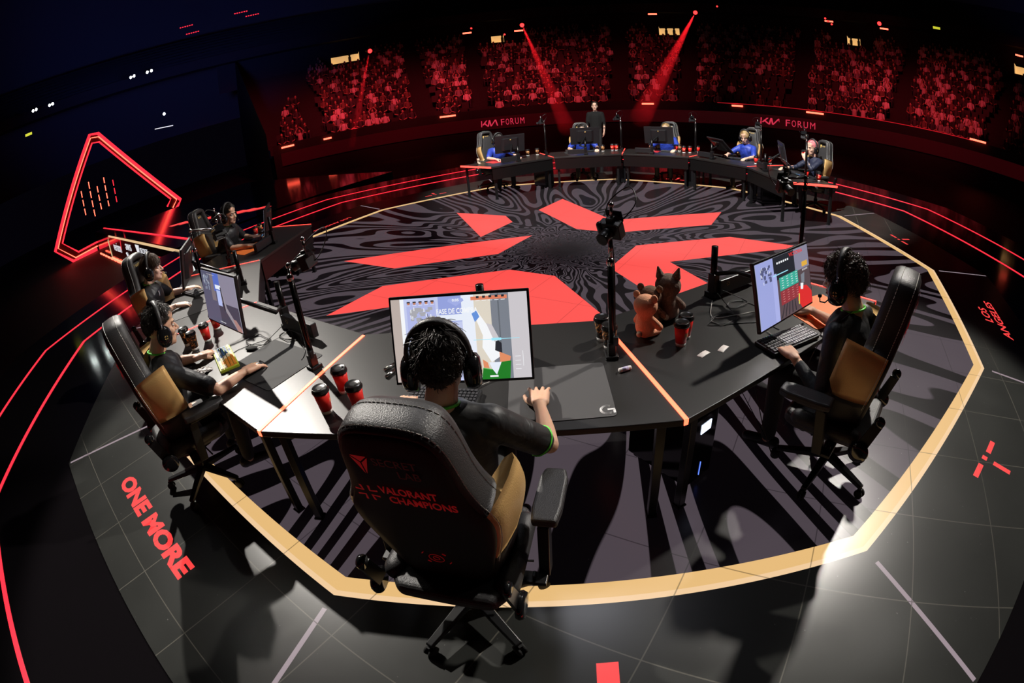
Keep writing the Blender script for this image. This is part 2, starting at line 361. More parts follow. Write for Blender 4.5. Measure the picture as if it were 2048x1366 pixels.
    cd = nt.nodes.new('ShaderNodeMapRange'); cd.inputs[1].default_value = 0.15; cd.inputs[2].default_value = 0.9; nt.links.new(L.outputs['Value'], cd.inputs[0])
    k = nt.nodes.new('ShaderNodeMath'); k.operation = 'MULTIPLY'; nt.links.new(st.outputs[0], k.inputs[0]); nt.links.new(cd.outputs[0], k.inputs[1])
    iv = nt.nodes.new('ShaderNodeMath'); iv.operation = 'MULTIPLY_ADD'; iv.inputs[1].default_value = -0.5; iv.inputs[2].default_value = 1.0; nt.links.new(mx.outputs[0], iv.inputs[0])
    k2 = nt.nodes.new('ShaderNodeMath'); k2.operation = 'MULTIPLY'; nt.links.new(k.outputs[0], k2.inputs[0]); nt.links.new(iv.outputs[0], k2.inputs[1])
    c = nt.nodes.new('ShaderNodeMix'); c.data_type = 'RGBA'; c.inputs[6].default_value = (0.0015,0.001,0.0015,1); c.inputs[7].default_value = (0.072,0.056,0.068,1)
    nt.links.new(k2.outputs[0], c.inputs[0]); nt.links.new(c.outputs[2], b.inputs['Emission Color']); b.inputs['Emission Strength'].default_value = 1.0
    return m
fm = [led_plain(), led_pattern(), led_flat('led_gold', (0.80,0.50,0.20), 1.0, 0.45), led_flat('led_shard_red', (1.0,0.085,0.075), 1.0, 0.6),
      led_flat('led_lavender', (0.30,0.24,0.27), 1.0), led_flat('led_text_red', (1.0,0.06,0.06), 1.0, 0.7), led_flat('led_gold_edge', (0.88,0.60,0.34), 1.0, 0.5), MT['deck']]
fl = MB()
R_OUT, R_GO, R_GI = 6.325, 5.235, 5.105
a = ring12(R_OUT); g = ring12(R_GO); gi = ring12(R_GI); gm = ring12(R_GO-0.035)
fl.add([(0,0,0)]+gi, [(0,1+k,1+(k+1)%12) for k in range(12)], 1)
fl.add(gi+gm, [(k,12+k,12+(k+1)%12,(k+1)%12) for k in range(12)], 2)
fl.add(gm+g, [(k,12+k,12+(k+1)%12,(k+1)%12) for k in range(12)], 6)
fl.add(g+a, [(k,12+k,12+(k+1)%12,(k+1)%12) for k in range(12)], 0)
fl.add(a+ring12(R_OUT,-0.04), [(k,12+k,12+(k+1)%12,(k+1)%12) for k in range(12)], 7)
SH = [[(-1.51,-2.78),(0,-1.56),(1.51,-2.78),(1.51,-1.885),(0.31,-0.915),(-0.30,-0.915),(-1.51,-1.885)],
      [(-1.51,1.84),(-0.32,0.918),(0.31,0.918),(1.53,1.88),(1.53,2.77),(0,1.56),(-1.51,2.75)],
      [(0.795,0.457),(1.91,1.36),(2.995,1.36),(1.393,0),(2.995,-1.36),(1.91,-1.36),(0.795,-0.457)],
      [(-2.94,-1.365),(-1.84,-1.36),(-0.788,-0.457),(-0.789,0.42)],
      [(-2.96,1.34),(-1.515,0.139),(-1.515,1.01),(-1.87,1.335)]]
def fpoly(pts, mi, z=0.0006):
    o = len(fl.v); fl.add([(x,y,z) for x,y in pts], [tuple(range(len(pts)))], mi)
for s in SH:
    # orient upwards
    ar = sum(s[i][0]*s[(i+1)%len(s)][1]-s[(i+1)%len(s)][0]*s[i][1] for i in range(len(s)))
    fpoly(s if ar > 0 else s[::-1], 3)
for k in range(12):       # lavender seam rays from each gold corner to the edge
    t = radians(15+30*k); d = (cos(t), sin(t)); n = (-sin(t)*0.014, cos(t)*0.014); r0, r1 = 5.33, 6.30
    fpoly([(d[0]*r0-n[0],d[1]*r0-n[1]),(d[0]*r1-n[0],d[1]*r1-n[1]),(d[0]*r1+n[0],d[1]*r1+n[1]),(d[0]*r0+n[0],d[1]*r0+n[1])], 4)
def bar(ang, r, t, lr, lt):   # red bar at polar spot, lr radial size, lt tangential size
    a_ = radians(ang); e = Vector((cos(a_), sin(a_))); f = Vector((-sin(a_), cos(a_))); c = e*r+f*t
    fpoly([tuple(c+e*(i*lr/2)+f*(j*lt/2)) for i, j in ((-1,-1),(1,-1),(1,1),(-1,1))], 5)
for ang in (-30, 30, 150, 90, 210):
    bar(ang, 5.425, 0.0, 0.048, 0.048); bar(ang, 5.425+0.01, 0.165, 0.048, 0.165); bar(ang, 5.425-0.005, -0.175, 0.048, 0.165); bar(ang, 5.60, 0.0, 0.17, 0.048)
bar(-60.6, 5.53, 0.0, 0.30, 0.093)
floor = fl.build('floor', fm); tag(floor, 'twelve sided dark LED stage floor with a gold ring, red shards and wavy stripes', 'floor', kind='structure')
textobj('ONE MORE', 'lettering', fm[5], TR(-0.80,-5.695,0.0008), 1.34, 0.155, 0, floor, bold=0.055)
textobj('ANGELES', 'lettering', fm[5], TR(5.755,-0.56,0.0008, pi/2), 1.06, 0.12, 0, floor, bold=0.02, shear=0.2)
textobj('LOS', 'lettering', fm[5], TR(5.585,-0.17,0.0008, pi/2), 0.42, 0.12, 0, floor, bold=0.02, shear=0.2)
textobj('LOS ANGELES', 'lettering', fm[5], TR(-5.40,0.72,0.0008, -pi/2), 0.96, 0.10, 0, floor, bold=0.02)

# black deck around the LED stage, with its red light lines
dk = MB(); r0 = ring12(R_OUT+0.002,-0.012); r1 = ring12(7.46,-0.012); r2 = ring12(9.6,-0.012); r3 = ring12(9.6,-1.1)
dk.add(r0+r2, [(k,12+k,12+(k+1)%12,(k+1)%12) for k in range(12)], 0); dk.add(r2+r3, [(k,12+k,12+(k+1)%12,(k+1)%12) for k in range(12)], 0)
deck = tag(dk.build('floor_deck', [MT['deck']]), 'glossy black walkway ring around the LED stage', 'floor', kind='structure')
for r_, lab in ((7.47, 'inner red light line running round the black deck'), (8.56, 'outer red light line running round the black deck')):
    s = MB(); ri, ro = ring12(r_-0.028,-0.006), ring12(r_+0.028,-0.006)
    lo, li = ring12(r_+0.028,-0.02), ring12(r_-0.028,-0.02)
    s.add(ri+ro, [(k,12+k,12+(k+1)%12,(k+1)%12) for k in range(12)]); s.add(ro+lo, [(k,12+k,12+(k+1)%12,(k+1)%12) for k in range(12)]); s.add(li+ri, [(k,12+k,12+(k+1)%12,(k+1)%12) for k in range(12)])
    tag(s.build('light_line', MT['ledred']), lab, 'light')
gr = MB(); gr.box((0,0,-1.15), (120,120,0.1)); tag(gr.build('floor_arena', MT['wall']), 'dark arena floor', 'floor', kind='structure')

# ---------------------------------------------------------------- walkway, sponsor fascia and arch (left)
wk = MB(); wk.box((-15.25,2.05,-0.56), (11.3,7.9,1.09)); wk.box((-23.6,-1.45,-0.56), (5.4,0.9,1.09))
walk = tag(wk.build('walkway', [MT['deck']]), 'raised black entrance walkway leading from the stage to the red arch', 'walkway')
for y_, l_ in ((-1.32,'red light line along the near side of the entrance walkway'),):
    s = MB(); s.box((-18.0,y_,-0.005), (16.6,0.06,0.02)); tag(s.build('light_line', MT['ledred']), l_, 'light')
s = MB(); s.box((-12,0.55,-0.004),(0.1,0.1,0.02))
for i in range(9):
    s.add([(-14.6+i*0.42,-0.55+0.2*i,-0.006),(-14.2+i*0.42,-0.55+0.2*i,-0.006),(-13.7+i*0.42,0.0+0.2*i,-0.006),(-14.1+i*0.42,0.0+0.2*i,-0.006)], [(0,1,2,3)])
s.build('walkway_graphic', fm[5], walk)
fa = MB(); fa.box((-14.4,-1.97,-0.53), (13.2,0.1,1.0))
fas = tag(fa.build('sponsor_board', MT['gloss']), 'long black sponsor board with a gold border on the walkway side', 'sign')
bd = MB(); bd.box((-14.2,-2.03,-0.02),(12.2,0.03,0.07)); bd.box((-14.6,-2.03,-1.04),(12.4,0.03,0.06)); bd.box((-20.9,-2.03,-0.63),(0.06,0.03,0.82))
bd.add([(-20.93,-2.045,-0.24),(-20.87,-2.045,-0.24),(-20.3,-2.045,0.01),(-20.36,-2.045,0.01)],[(0,1,2,3)])
bd.build('border', emat('gold_border', (0.75,0.52,0.28), 1.0), fas)
EW = emat('sponsor_white', (0.8,0.8,0.85), 1.0); ER = emat('sponsor_red', (0.9,0.03,0.05), 1.0)
FM = lambda x, z: Matrix.Translation((x,-2.03,z)) @ Matrix.Rotation(pi/2,4,'X')
textobj('verizon', 'lettering', EW, FM(-19.6,-0.62), 1.9, 0.36, 0.004, fas)
cm_ = MB(); cm_.add([(-17.75,-2.03,-0.5),(-17.6,-2.03,-0.5),(-17.35,-2.03,-0.05),(-17.45,-2.03,-0.05)],[(0,1,2,3)]); cm_.build('check_mark', ER, fas)
textobj('aws', 'lettering', EW, FM(-16.5,-0.42), 1.1, 0.24, 0.004, fas)
cm_ = MB(); cm_.tube([(-16.6+0.2*i,-2.03,-0.55-0.22*sin(pi*i/6)) for i in range(7)], 0.035, 6); cm_.build('smile_mark', EW, fas)
cm_ = MB(); cm_.add([(-14.5,-2.03,-0.12),(-13.9,-2.03,-0.12),(-14.15,-2.03,-0.85)],[(0,1,2)]); cm_.build('shield_mark', EW, fas)
textobj('SECRET\nLAB', 'lettering', EW, FM(-13.8,-0.62), 1.1, 0.42, 0.004, fas)
textobj('HYPERX', 'lettering', ER, FM(-12.0,-0.62), 1.5, 0.3, 0.004, fas, shear=0.2, bold=0.02)
for i in range(14):
    s = MB(); s.box((-24.5+i*0.92,-2.08,-1.07), (0.62,0.06,0.07))
    tag(s.build('led_bar', MT['ledredhot']), 'red dash in the broken light line at the foot of the sponsor board', 'light', 'light dashes under the sponsor board')
# arch
def arch_loop(sc_, cx=-0.45, cz=1.6):
    P = [(-1.05,5.28),(-0.5,5.2),(4.15,-0.2),(3.75,-0.62),(-1.95,-1.0),(-3.6,-1.08),(-4.62,-0.12)]
    return [(cx+(y-cx)*sc_, cz+(z-cz)*sc_) for y, z in P]
ar = empty('arch', None, 'towering red neon outlined arch standing on the dark side left of the stage', 'arch')
def arch_tube(sc_, r, m, nm, xo=0, openb=True):
    L = arch_loop(sc_); pts = [(-27+xo,y,z) for y, z in L]
    mb = MB(); mb.tube(pts[4:]+pts[:4], r, 6); mb.build(nm, m, ar)
arch_tube(1.0, 0.10, MT['ledred'], 'outer_tube'); arch_tube(0.945, 0.035, MT['ledredhot'], 'middle_tube'); arch_tube(0.86, 0.055, MT['ledred'], 'inner_tube')
lo_, li_ = arch_loop(0.985), arch_loop(0.87); fr = MB(); n_ = len(lo_)
vs = [(-27.12,y,z) for y,z in lo_]+[(-27.12,y,z) for y,z in li_]+[(-27.4,y,z) for y,z in lo_]+[(-27.4,y,z) for y,z in li_]
idx = [4,5,6,0,1,2]
for k in idx:
    k2 = (k+1) % n_; fr.add([vs[k],vs[k2],vs[n_+k2],vs[n_+k]],[(0,1,2,3)]); fr.add([vs[k],vs[k2],vs[2*n_+k2],vs[2*n_+k]],[(0,1,2,3)])
fr.build('frame', mat('arch_frame', (0.05,0.01,0.012), 0.3), ar)
for i, (y_, zt, zb) in enumerate(((-2.05,2.43,0.88),(-1.46,2.77,0.59),(-0.95,2.34,0.84),(-0.42,2.69,0.85),(0.15,2.36,0.89))):
    n_s = 3 if zt-zb < 1.7 else 4; L_ = (zt-zb)/n_s
    for q in range(n_s):
        s = MB(); s.box((-27.9,y_,zt-L_*(q+0.4)), (0.05,0.05,L_*0.72))
        tag(s.build('led_tube', MT['ledredhot'] if i < 4 else MT['ledred']), 'short red LED tube hanging in dashed columns inside the arch', 'light', 'hanging tubes inside the arch')
# ---------------------------------------------------------------- desks
def desk(name, Ms, W_out, W_in, D, label, cover=True):
    root = empty(name, Ms, label, 'desk', 'black game desks of the two rings')
    t = MB(); pts = [(-W_out/2,0),(W_out/2,0),(W_in/2,D),(-W_in/2,D)]
    t.prism(pts, TH-0.035, TH); t.build('desk_top', [MT['desk']], root, 0.004)
    # square steel legs, two at each outer corner and one inside
    for sx in (-1, 1):
        for x_, y_ in ((W_out/2-0.10, 0.06), (W_in/2-0.09, D-0.07)):
            l = MB(); l.box((sx*x_, y_, (TH-0.035)/2), (0.045,0.045,TH-0.035)); l.box((sx*x_, y_, 0.006), (0.06,0.06,0.012)); l.build('leg', MT['black'], root, 0.003)
    l = MB(); l.box((0,0.09,TH-0.065),(W_out-0.35,0.03,0.05)); l.box((0,D-0.09,TH-0.065),(W_in-0.3,0.03,0.05)); l.build('rail', MT['black'], root)
    if cover:
        p = MB(); p.box((0,D-0.02,TH-0.15),(W_in-0.04,0.02,0.23)); p.build('modesty_panel', MT['panel'], root)
    return root
names = {-2:'at the far left end of the near ring', -1:'second from the left end of the near ring', 0:'at the left, with the bright keyboard', 1:'in the foreground centre, behind the largest chair', 2:'at the right with the plush toys'}
RO, RI = 3.984, 2.90
W_O = 2*RO*sin(radians(15)); W_I = 2*RI*sin(radians(15)); DD = (RO-RI)*cos(radians(15))
for k, Ms in NEAR.items(): desk('game_desk', Ms, W_O-0.006, W_I-0.006, DD, 'black angled gaming desk '+names[k])
RO2, RI2 = 3.764, 2.793
W_O2 = 2*RO2*sin(radians(15)); W_I2 = 2*RI2*sin(radians(15)); DD2 = (RO2-RI2)*cos(radians(15))
fn = ['leftmost of the far ring','second from the left in the far ring','in the middle of the far ring','second from the right in the far ring','rightmost of the far ring']
for k, Ms in FAR.items(): desk('game_desk', Ms, W_O2-0.006, W_I2-0.006, DD2, 'black angled gaming desk '+fn[k])
# glowing seams between desks
def seam(c, ang, r0, r1, m, label, wd=0.014):
    a_ = radians(ang); e = Vector((cos(a_), sin(a_), 0)); p0 = c+e*r0; p1 = c+e*r1; n = Vector((-e.y, e.x, 0))*wd
    s = MB(); s.add([tuple(p0-n+Vector((0,0,TH-0.03))),tuple(p1-n+Vector((0,0,TH-0.03))),tuple(p1+n+Vector((0,0,TH-0.03))),tuple(p0+n+Vector((0,0,TH-0.03))),
                     tuple(p0-n+Vector((0,0,TH+0.004))),tuple(p1-n+Vector((0,0,TH+0.004))),tuple(p1+n+Vector((0,0,TH+0.004))),tuple(p0+n+Vector((0,0,TH+0.004)))],
                    [(0,3,2,1),(4,5,6,7),(0,1,5,4),(2,3,7,6),(1,2,6,5),(3,0,4,7)])
    tag(s.build('desk_light', m), label, 'light', None)
sl = ['red light strip capping the far left end of the near desks','red light strip on the desk joint behind the left pair of players','red light strip on the desk joint behind the flame cups','orange glowing strip on the desk joint left of the foreground player','orange glowing strip on the desk joint right of the foreground player','red light strip capping the right end of the near desks']
for i, k in enumerate(range(-2, 4)):
    seam(NC, -104.85+30*k, RI+0.02, RO-0.0, MT['ledstrip'] if k in (1,2) else MT['ledred2'] if 'ledred2' in MT else MT['ledstrip'], sl[i], 0.011 if k in (1,2) else 0.007)
fl_ = ['first from the left','second from the left','third from the left','fourth from the left','fifth from the left','sixth from the left, at the right end']
for k in range(6):
    seam(FC, 167.15-30*k, RI2+0.02, RO2, MT['ledred2'], 'red light strip across the far desks, '+fl_[k], 0.009)
# ---------------------------------------------------------------- gaming chair
def catmull(P, n=4):
    out = []; m = len(P)
    for i in range(m-1):
        p0 = Vector(P[max(i-1,0)]); p1 = Vector(P[i]); p2 = Vector(P[i+1]); p3 = Vector(P[min(i+2,m-1)])
        for k in range(n):
            t = k/n; out.append(0.5*((2*p1)+(p2-p0)*t+(2*p0-5*p1+4*p2-p3)*t*t+(3*p1-p0-3*p2+p3)*t*t*t))
    out.append(Vector(P[-1])); return out
HALF = [(x*1.0,z*0.95) for x,z in [(0.132,-0.13),(0.155,-0.05),(0.170,0.03),(0.190,0.14),(0.216,0.26),(0.236,0.36),(0.244,0.44),(0.236,0.50),(0.203,0.57),(0.180,0.65),(0.166,0.74),(0.152,0.81),(0.126,0.862),(0.075,0.884),(0,0.888)]]
def back_outline():
    R_ = [tuple(p) for p in catmull([Vector((x,z,0)) for x,z in HALF], 3)]
    R_ = [(p[0],p[1]) for p in R_]
    return R_ + [(-x,z) for x,z in R_[:-1][::-1]]
def sweep_out(P, sec, keep, name, m, root, M=None):
    mb = MB(); n = len(P); nrm = []
    for i in range(n):
        a = Vector(P[max(i-1,0)]); b = Vector(P[min(i+1,n-1)]); t = (b-a).normalized(); nrm.append(Vector((t.y,-t.x)))
    ids = [i for i in range(n) if keep(P[i], i)]
    runs = []; 
    for i in ids:
        if runs and runs[-1][-1] == i-1: runs[-1].append(i)
        else: runs.append([i])
    for run in runs:
        vs = []; fs = []; k = len(sec)
        for i in run:
            for o, y in sec: vs.append((P[i][0]+nrm[i].x*o, y, P[i][1]+nrm[i].y*o))
        for j in range(len(run)-1):
            for q in range(k): fs.append((j*k+q, j*k+(q+1)%k, (j+1)*k+(q+1)%k, (j+1)*k+q))
        fs.append(tuple(range(k))); fs.append(tuple((len(run)-1)*k+q for q in range(k))[::-1])
        mb.add(vs, fs, 0, True)
    return mb.build(name, m, root)
def make_chair(name):
    root = empty(name)
    B = TR(0,-0.075,0.45, 0, radians(10))
    bk = empty('tmp_back', B); bk.parent = root
    P = back_outline()
    # rear shell: slightly domed plate
    sh = MB(); n = len(P); cz = 0.43
    loops = []
    for s_, y_ in ((1.0,-0.02),(1.0,-0.045),(0.96,-0.058),(0.80,-0.066),(0.4,-0.070)):
        loops.append([(x*s_, y_, cz+(z-cz)*s_) for x, z in P])
    vs = [p for L in loops for p in L]+[(0,-0.071,cz)]; fs = []
    for i in range(len(loops)-1):
        for k in range(n): fs.append((i*n+k, i*n+(k+1)%n, (i+1)*n+(k+1)%n, (i+1)*n+k))
    for k in range(n): fs.append(((len(loops)-1)*n+k, (len(loops)-1)*n+(k+1)%n, len(vs)-1))
    fs.append(tuple(range(n))[::-1])
    sh.add(vs, fs, 0, True); shell = sh.build('back_shell', MT['shell'], root)
    sec = [(-0.03,-0.03),(-0.012,-0.050),(0.006,-0.046),(0.016,-0.02),(0.016,0.03),(0.008,0.075),(-0.008,0.102),(-0.035,0.105),(-0.058,0.08),(-0.06,0.0)]
    up = sweep_out(P, sec, lambda p,i: p[1] > 0.475, 'upper_bolster', MT['leather'], root)
    flare = [(-0.03,-0.03),(-0.010,-0.048),(0.006,-0.040),(0.028,0.02),(0.046,0.10),(0.050,0.175),(0.036,0.20),(0.008,0.185),(-0.02,0.12),(-0.05,0.03)]
    lo = []; bt = []
    for sg in (-1,1):
        lo.append(sweep_out(P, flare, lambda p,i: 0.20 < p[1] < 0.50 and p[0]*sg > 0, 'gold_bolster', MT['gold'], root))
        bt.append(sweep_out(P, [(o*0.97,y*0.98) for o,y in flare], lambda p,i: p[1] < 0.235 and p[0]*sg > 0, 'lower_bolster', MT['leather'], root))
    # cushion
    cu = MB(); loops = []
    for s_, y_ in ((0.93,-0.02),(0.90,0.03),(0.78,0.052),(0.4,0.058)):
        loops.append([(x*s_, y_, cz+(z-cz)*s_) for x, z in P])
    vs = [p for L in loops for p in L]+[(0,0.06,cz)]; fs = []
    for i in range(len(loops)-1):
        for k in range(n): fs.append((i*n+k, (i+1)*n+k, (i+1)*n+(k+1)%n, i*n+(k+1)%n))
    for k in range(n): fs.append(((len(loops)-1)*n+k, len(vs)-1, (len(loops)-1)*n+(k+1)%n))
    fs.append(tuple(range(n)))
    cu.add(vs, fs, 0, True); cush = cu.build('backrest', MT['leather'], root)
    # stitching: two pale seams round the back and one along the front of the bolster
    stt = []
    def seam_line(o, y, keep, dash=True):
        pts = []; st = MB()
        for i in range(len(P)):
            a = Vector(P[max(i-1,0)]); b = Vector(P[min(i+1,len(P)-1)]); t = (b-a).normalized()
            pts.append(Vector((P[i][0]+t.y*o, y, P[i][1]-t.x*o)) if keep(P[i]) else None)
        segs = []
        for a, b in zip(pts, pts[1:]):
            if a is None or b is None: continue
            L = (b-a).length; k = max(1, int(L/0.011))
            for q in range(k): st.tube([a+(b-a)*(q/k), a+(b-a)*((q+0.72)/k)], 0.0018, 4, caps=False)
        stt.append(st.build('stitching', MT['stitch'], root))
    seam_line(0.0135,-0.032, lambda p: p[1] > 0.14); seam_line(-0.016,-0.0535, lambda p: p[1] > 0.14); seam_line(0.013, 0.055, lambda p: p[1] > 0.14)
    T = lambda x, z: TR(x,-0.0725,z, 0, pi/2)
    pr = []
    pr.append(textobj('SECRET', 'logo_text', MT['redprintd'], TR(-0.045,-0.0725,0.735,0,pi/2), 0.135, 0.032, 0.001, root, bold=0.0))
    pr.append(textobj('LAB', 'logo_text', MT['redprintd'], TR(0.022,-0.0735,0.690,0,pi/2), 0.068, 0.032, 0.001, root))
    sl_ = MB()
    for tri in (((-0.110,0.77),(-0.057,0.77),(-0.0835,0.745)), ((-0.112,0.765),(-0.086,0.740),(-0.086,0.690)), ((-0.055,0.765),(-0.081,0.740),(-0.081,0.690))):
        sl_.add([(x,-0.0735,z) for x,z in tri], [(0,1,2)])
    pr.append(sl_.build('logo_mark', MT['redprint'], root))
    pr.append(textobj('VALORANT', 'logo_text', MT['redprint'], TR(-0.070,-0.0750,0.600,0,pi/2), 0.185, 0.036, 0.001, root, bold=0.02))
    pr.append(textobj('CHAMPIONS', 'logo_text', MT['redprint'], TR(-0.050,-0.0755,0.553,0,pi/2), 0.215, 0.036, 0.001, root, bold=0.02))
    xm = MB()
    for a_ in (45,135,225,315):
        d = Vector((cos(radians(a_)), sin(radians(a_)))); f = Vector((-d.y,d.x)); c = Vector((-0.118,0.590))
        for s_ in (-1,1):
            q = [c+d*0.012, c+d*0.034+f*s_*0.020, c+d*0.040+f*s_*0.014, c+d*0.020]
            xm.add([(p.x,-0.0755,p.y) for p in q], [(0,1,2,3)])
    pr.append(xm.build('emblem', MT['redprint'], root))
    rg = MB()
    for r_ in (0.012,0.028):
        rg.tube([(r_*cos(2*pi*i/24),-0.074,0.20+r_*sin(2*pi*i/24)) for i in range(25)], 0.0012, 4, caps=False)
    for a_ in (40,140,220,320):
        rg.tube([(0.055*cos(radians(a_+i*8)),-0.0725,0.20+0.050*sin(radians(a_+i*8))) for i in range(3)], 0.002, 4)
    pr.append(rg.build('ring_mark', MT['redprint'], root))
    fl2 = []
    F2 = Matrix.Rotation(pi,4,'Z') @ Matrix.Rotation(pi/2,4,'X')
    fl2.append(textobj('SECRET', 'front_logo', MT['goldmark'], Matrix.Translation((0.03,0.062,0.72)) @ F2, 0.09, 0.025, 0.001, root))
    g = MB(); g.add([(0.10,0.061,0.755),(0.045,0.061,0.755),(0.072,0.061,0.69)], [(0,1,2)]); fl2.append(g.build('front_emblem', MT['goldmark'], root))
    fl2.append(textobj('VCT', 'front_logo', MT['white'], Matrix.Translation((0.055,0.063,0.50)) @ F2, 0.11, 0.03, 0.001, root))
    for o in [shell,up,cush]+lo+bt+stt+pr+fl2:
        o.matrix_local = B @ o.matrix_local
    bpy.data.objects.remove(bk)
    # seat
    s = MB(); s.prism([(-0.19,-0.24),(0.19,-0.24),(0.25,-0.15),(0.26,0.2),(0.22,0.29),(-0.22,0.29),(-0.26,0.2),(-0.25,-0.15)], 0.385, 0.465)
    s.build('seat', MT['leather'], root, 0.03, 4)
    for sx in (-1,1):
        b = MB(); b.cap((sx*0.225,-0.14,0.45),(sx*0.225,0.2,0.45),0.05,0.045); b.build('seat_bolster', MT['leather'], root)
        k = MB(); k.lathe([(0.058,0),(0.062,0.012),(0.056,0.026),(0.03,0.03)], 20, TR(sx*0.275,-0.2,0.42,0,0,sx*pi/2)); k.build('hinge_cover', MT['gloss'], root)
        k = MB(); k.lathe([(0.03,0),(0.032,0.01),(0.027,0.022),(0.01,0.024)], 16, TR(sx*0.262,-0.26,0.62,0,0,sx*pi/2)); k.build('knob', MT['gloss'], root)
        h = MB(); h.add([(sx*0.268,-0.235,0.43),(sx*0.268,-0.165,0.43),(sx*0.262,-0.225,0.60),(sx*0.262,-0.285,0.60),
                         (sx*0.285,-0.235,0.43),(sx*0.285,-0.165,0.43),(sx*0.275,-0.225,0.60),(sx*0.275,-0.285,0.60)],
                        [(0,1,2,3),(7,6,5,4),(0,4,5,1),(1,5,6,2),(2,6,7,3),(3,7,4,0)]); h.build('recline_bracket', MT['black'], root)
        a = MB(); a.prism([(-0.046,-0.14),(0.046,-0.14),(0.056,-0.07),(0.055,0.10),(0.040,0.15),(-0.040,0.15),(-0.055,0.10),(-0.056,-0.07)], 0, 0.042, TR(sx*0.345,0.15,0.645))
        ar_ = a.build('armrest', MT['rubber'] if False else MT['leather'], root, 0.013, 3)
        p = MB(); p.add([(sx*0.335+i*0.022, 0.02+j*0.03 + (0.04 if z_ > 0.5 else 0), z_) for z_ in (0.36,0.62) for i, j in ((-1,-1),(1,-1),(1,1),(-1,1))], [(0,3,2,1),(4,5,6,7),(0,1,5,4),(1,2,6,5),(2,3,7,6),(3,0,4,7)])
        p.box((sx*0.342,0.12,0.632),(0.05,0.16,0.022)); p.build('arm_post', MT['black'], root, 0.004)
        q = MB(); q.box((sx*0.25,-0.03,0.365),(0.20,0.06,0.02)); q.box((sx*0.30,-0.03,0.385),(0.012,0.03,0.03)); q.build('arm_bracket', MT['black'], root, 0.003)
    me_ = MB(); me_.box((0,-0.02,0.355),(0.17,0.28,0.05)); me_.lathe([(0.026,0.11),(0.026,0.34)],16); me_.lathe([(0.042,0.10),(0.036,0.20)],16); me_.build('gas_lift', MT['black'], root)
    lv = MB(); lv.tube([(0.05,0.05,0.35),(0.22,0.08,0.33),(0.27,0.09,0.32)],0.006,6); lv.build('lever', MT['black'], root)
    for i in range(5):
        M_ = TR(rz=2*pi*i/5+0.55)
        l = MB(); l.add([(0.03,-0.028,0.095),(0.03,0.028,0.095),(0.325,0.020,0.066),(0.325,-0.020,0.066),(0.03,-0.026,0.135),(0.03,0.026,0.135),(0.325,0.017,0.088),(0.325,-0.017,0.088)],
                        [(0,1,2,3),(7,6,5,4),(0,4,5,1),(1,5,6,2),(2,6,7,3),(3,7,4,0)], 0, False, M_); l.build('base_leg', MT['black'], root, 0.005)
        c = MB()
        for s_ in (-1,1): c.lathe([(0.02,-0.009),(0.030,-0.006),(0.030,0.006),(0.02,0.009)], 14, M_ @ TR(0.325,s_*0.014,0.030,0,pi/2))
        c.box((0.322,0,0.055),(0.03,0.016,0.03), M_); c.build('caster', MT['rubber'], root)
    return root
chair0 = make_chair('gaming_chair'); _first = [True]
def place_chair(M, label):
    c = chair0 if _first[0] else copy_tree(chair0); _first[0] = False
    c.matrix_world = M; return tag(c, label, 'chair', 'black and gold gaming chairs around the stage')
CH = {}
CH[1] = place_chair(NEAR[1] @ TR(0.055,-0.48,0, radians(-10)), 'large black and gold gaming chair seen from behind in the foreground')
CH[2] = place_chair(NEAR[2] @ TR(-0.05,-0.33,0, radians(14)), 'black and gold gaming chair of the bearded player on the right')
CH[0] = place_chair(NEAR[0] @ TR(0.10,-0.21,0, radians(-8)), 'black and gold gaming chair at the lower left, near the ONE MORE lettering')
CH[-1] = place_chair(NEAR[-1] @ TR(0.0,-0.12,0, radians(-14)), 'black and gold gaming chair of the curly haired player at the left')
CH[-2] = place_chair(NEAR[-2] @ TR(-0.12,-0.32,0, radians(10)), 'black and gold gaming chair at the far left end of the near desks')
CP = {0:(0.10,-0.30,0.10), 1:(-0.02,-0.32,0.0), 2:(0.02,-0.32,-0.05), 3:(0.10,-0.34,0.1), 4:(0.18,-0.32,0.1)}
fw = ['leftmost of the five across the stage','second from the left across the stage','in the middle of the five across the stage','behind the blond player across the stage','behind the pink haired player at the far right']
for k, (x,y,rz) in CP.items(): place_chair(FAR[k] @ TR(x,y,0,rz), 'black and gold gaming chair, '+fw[k])
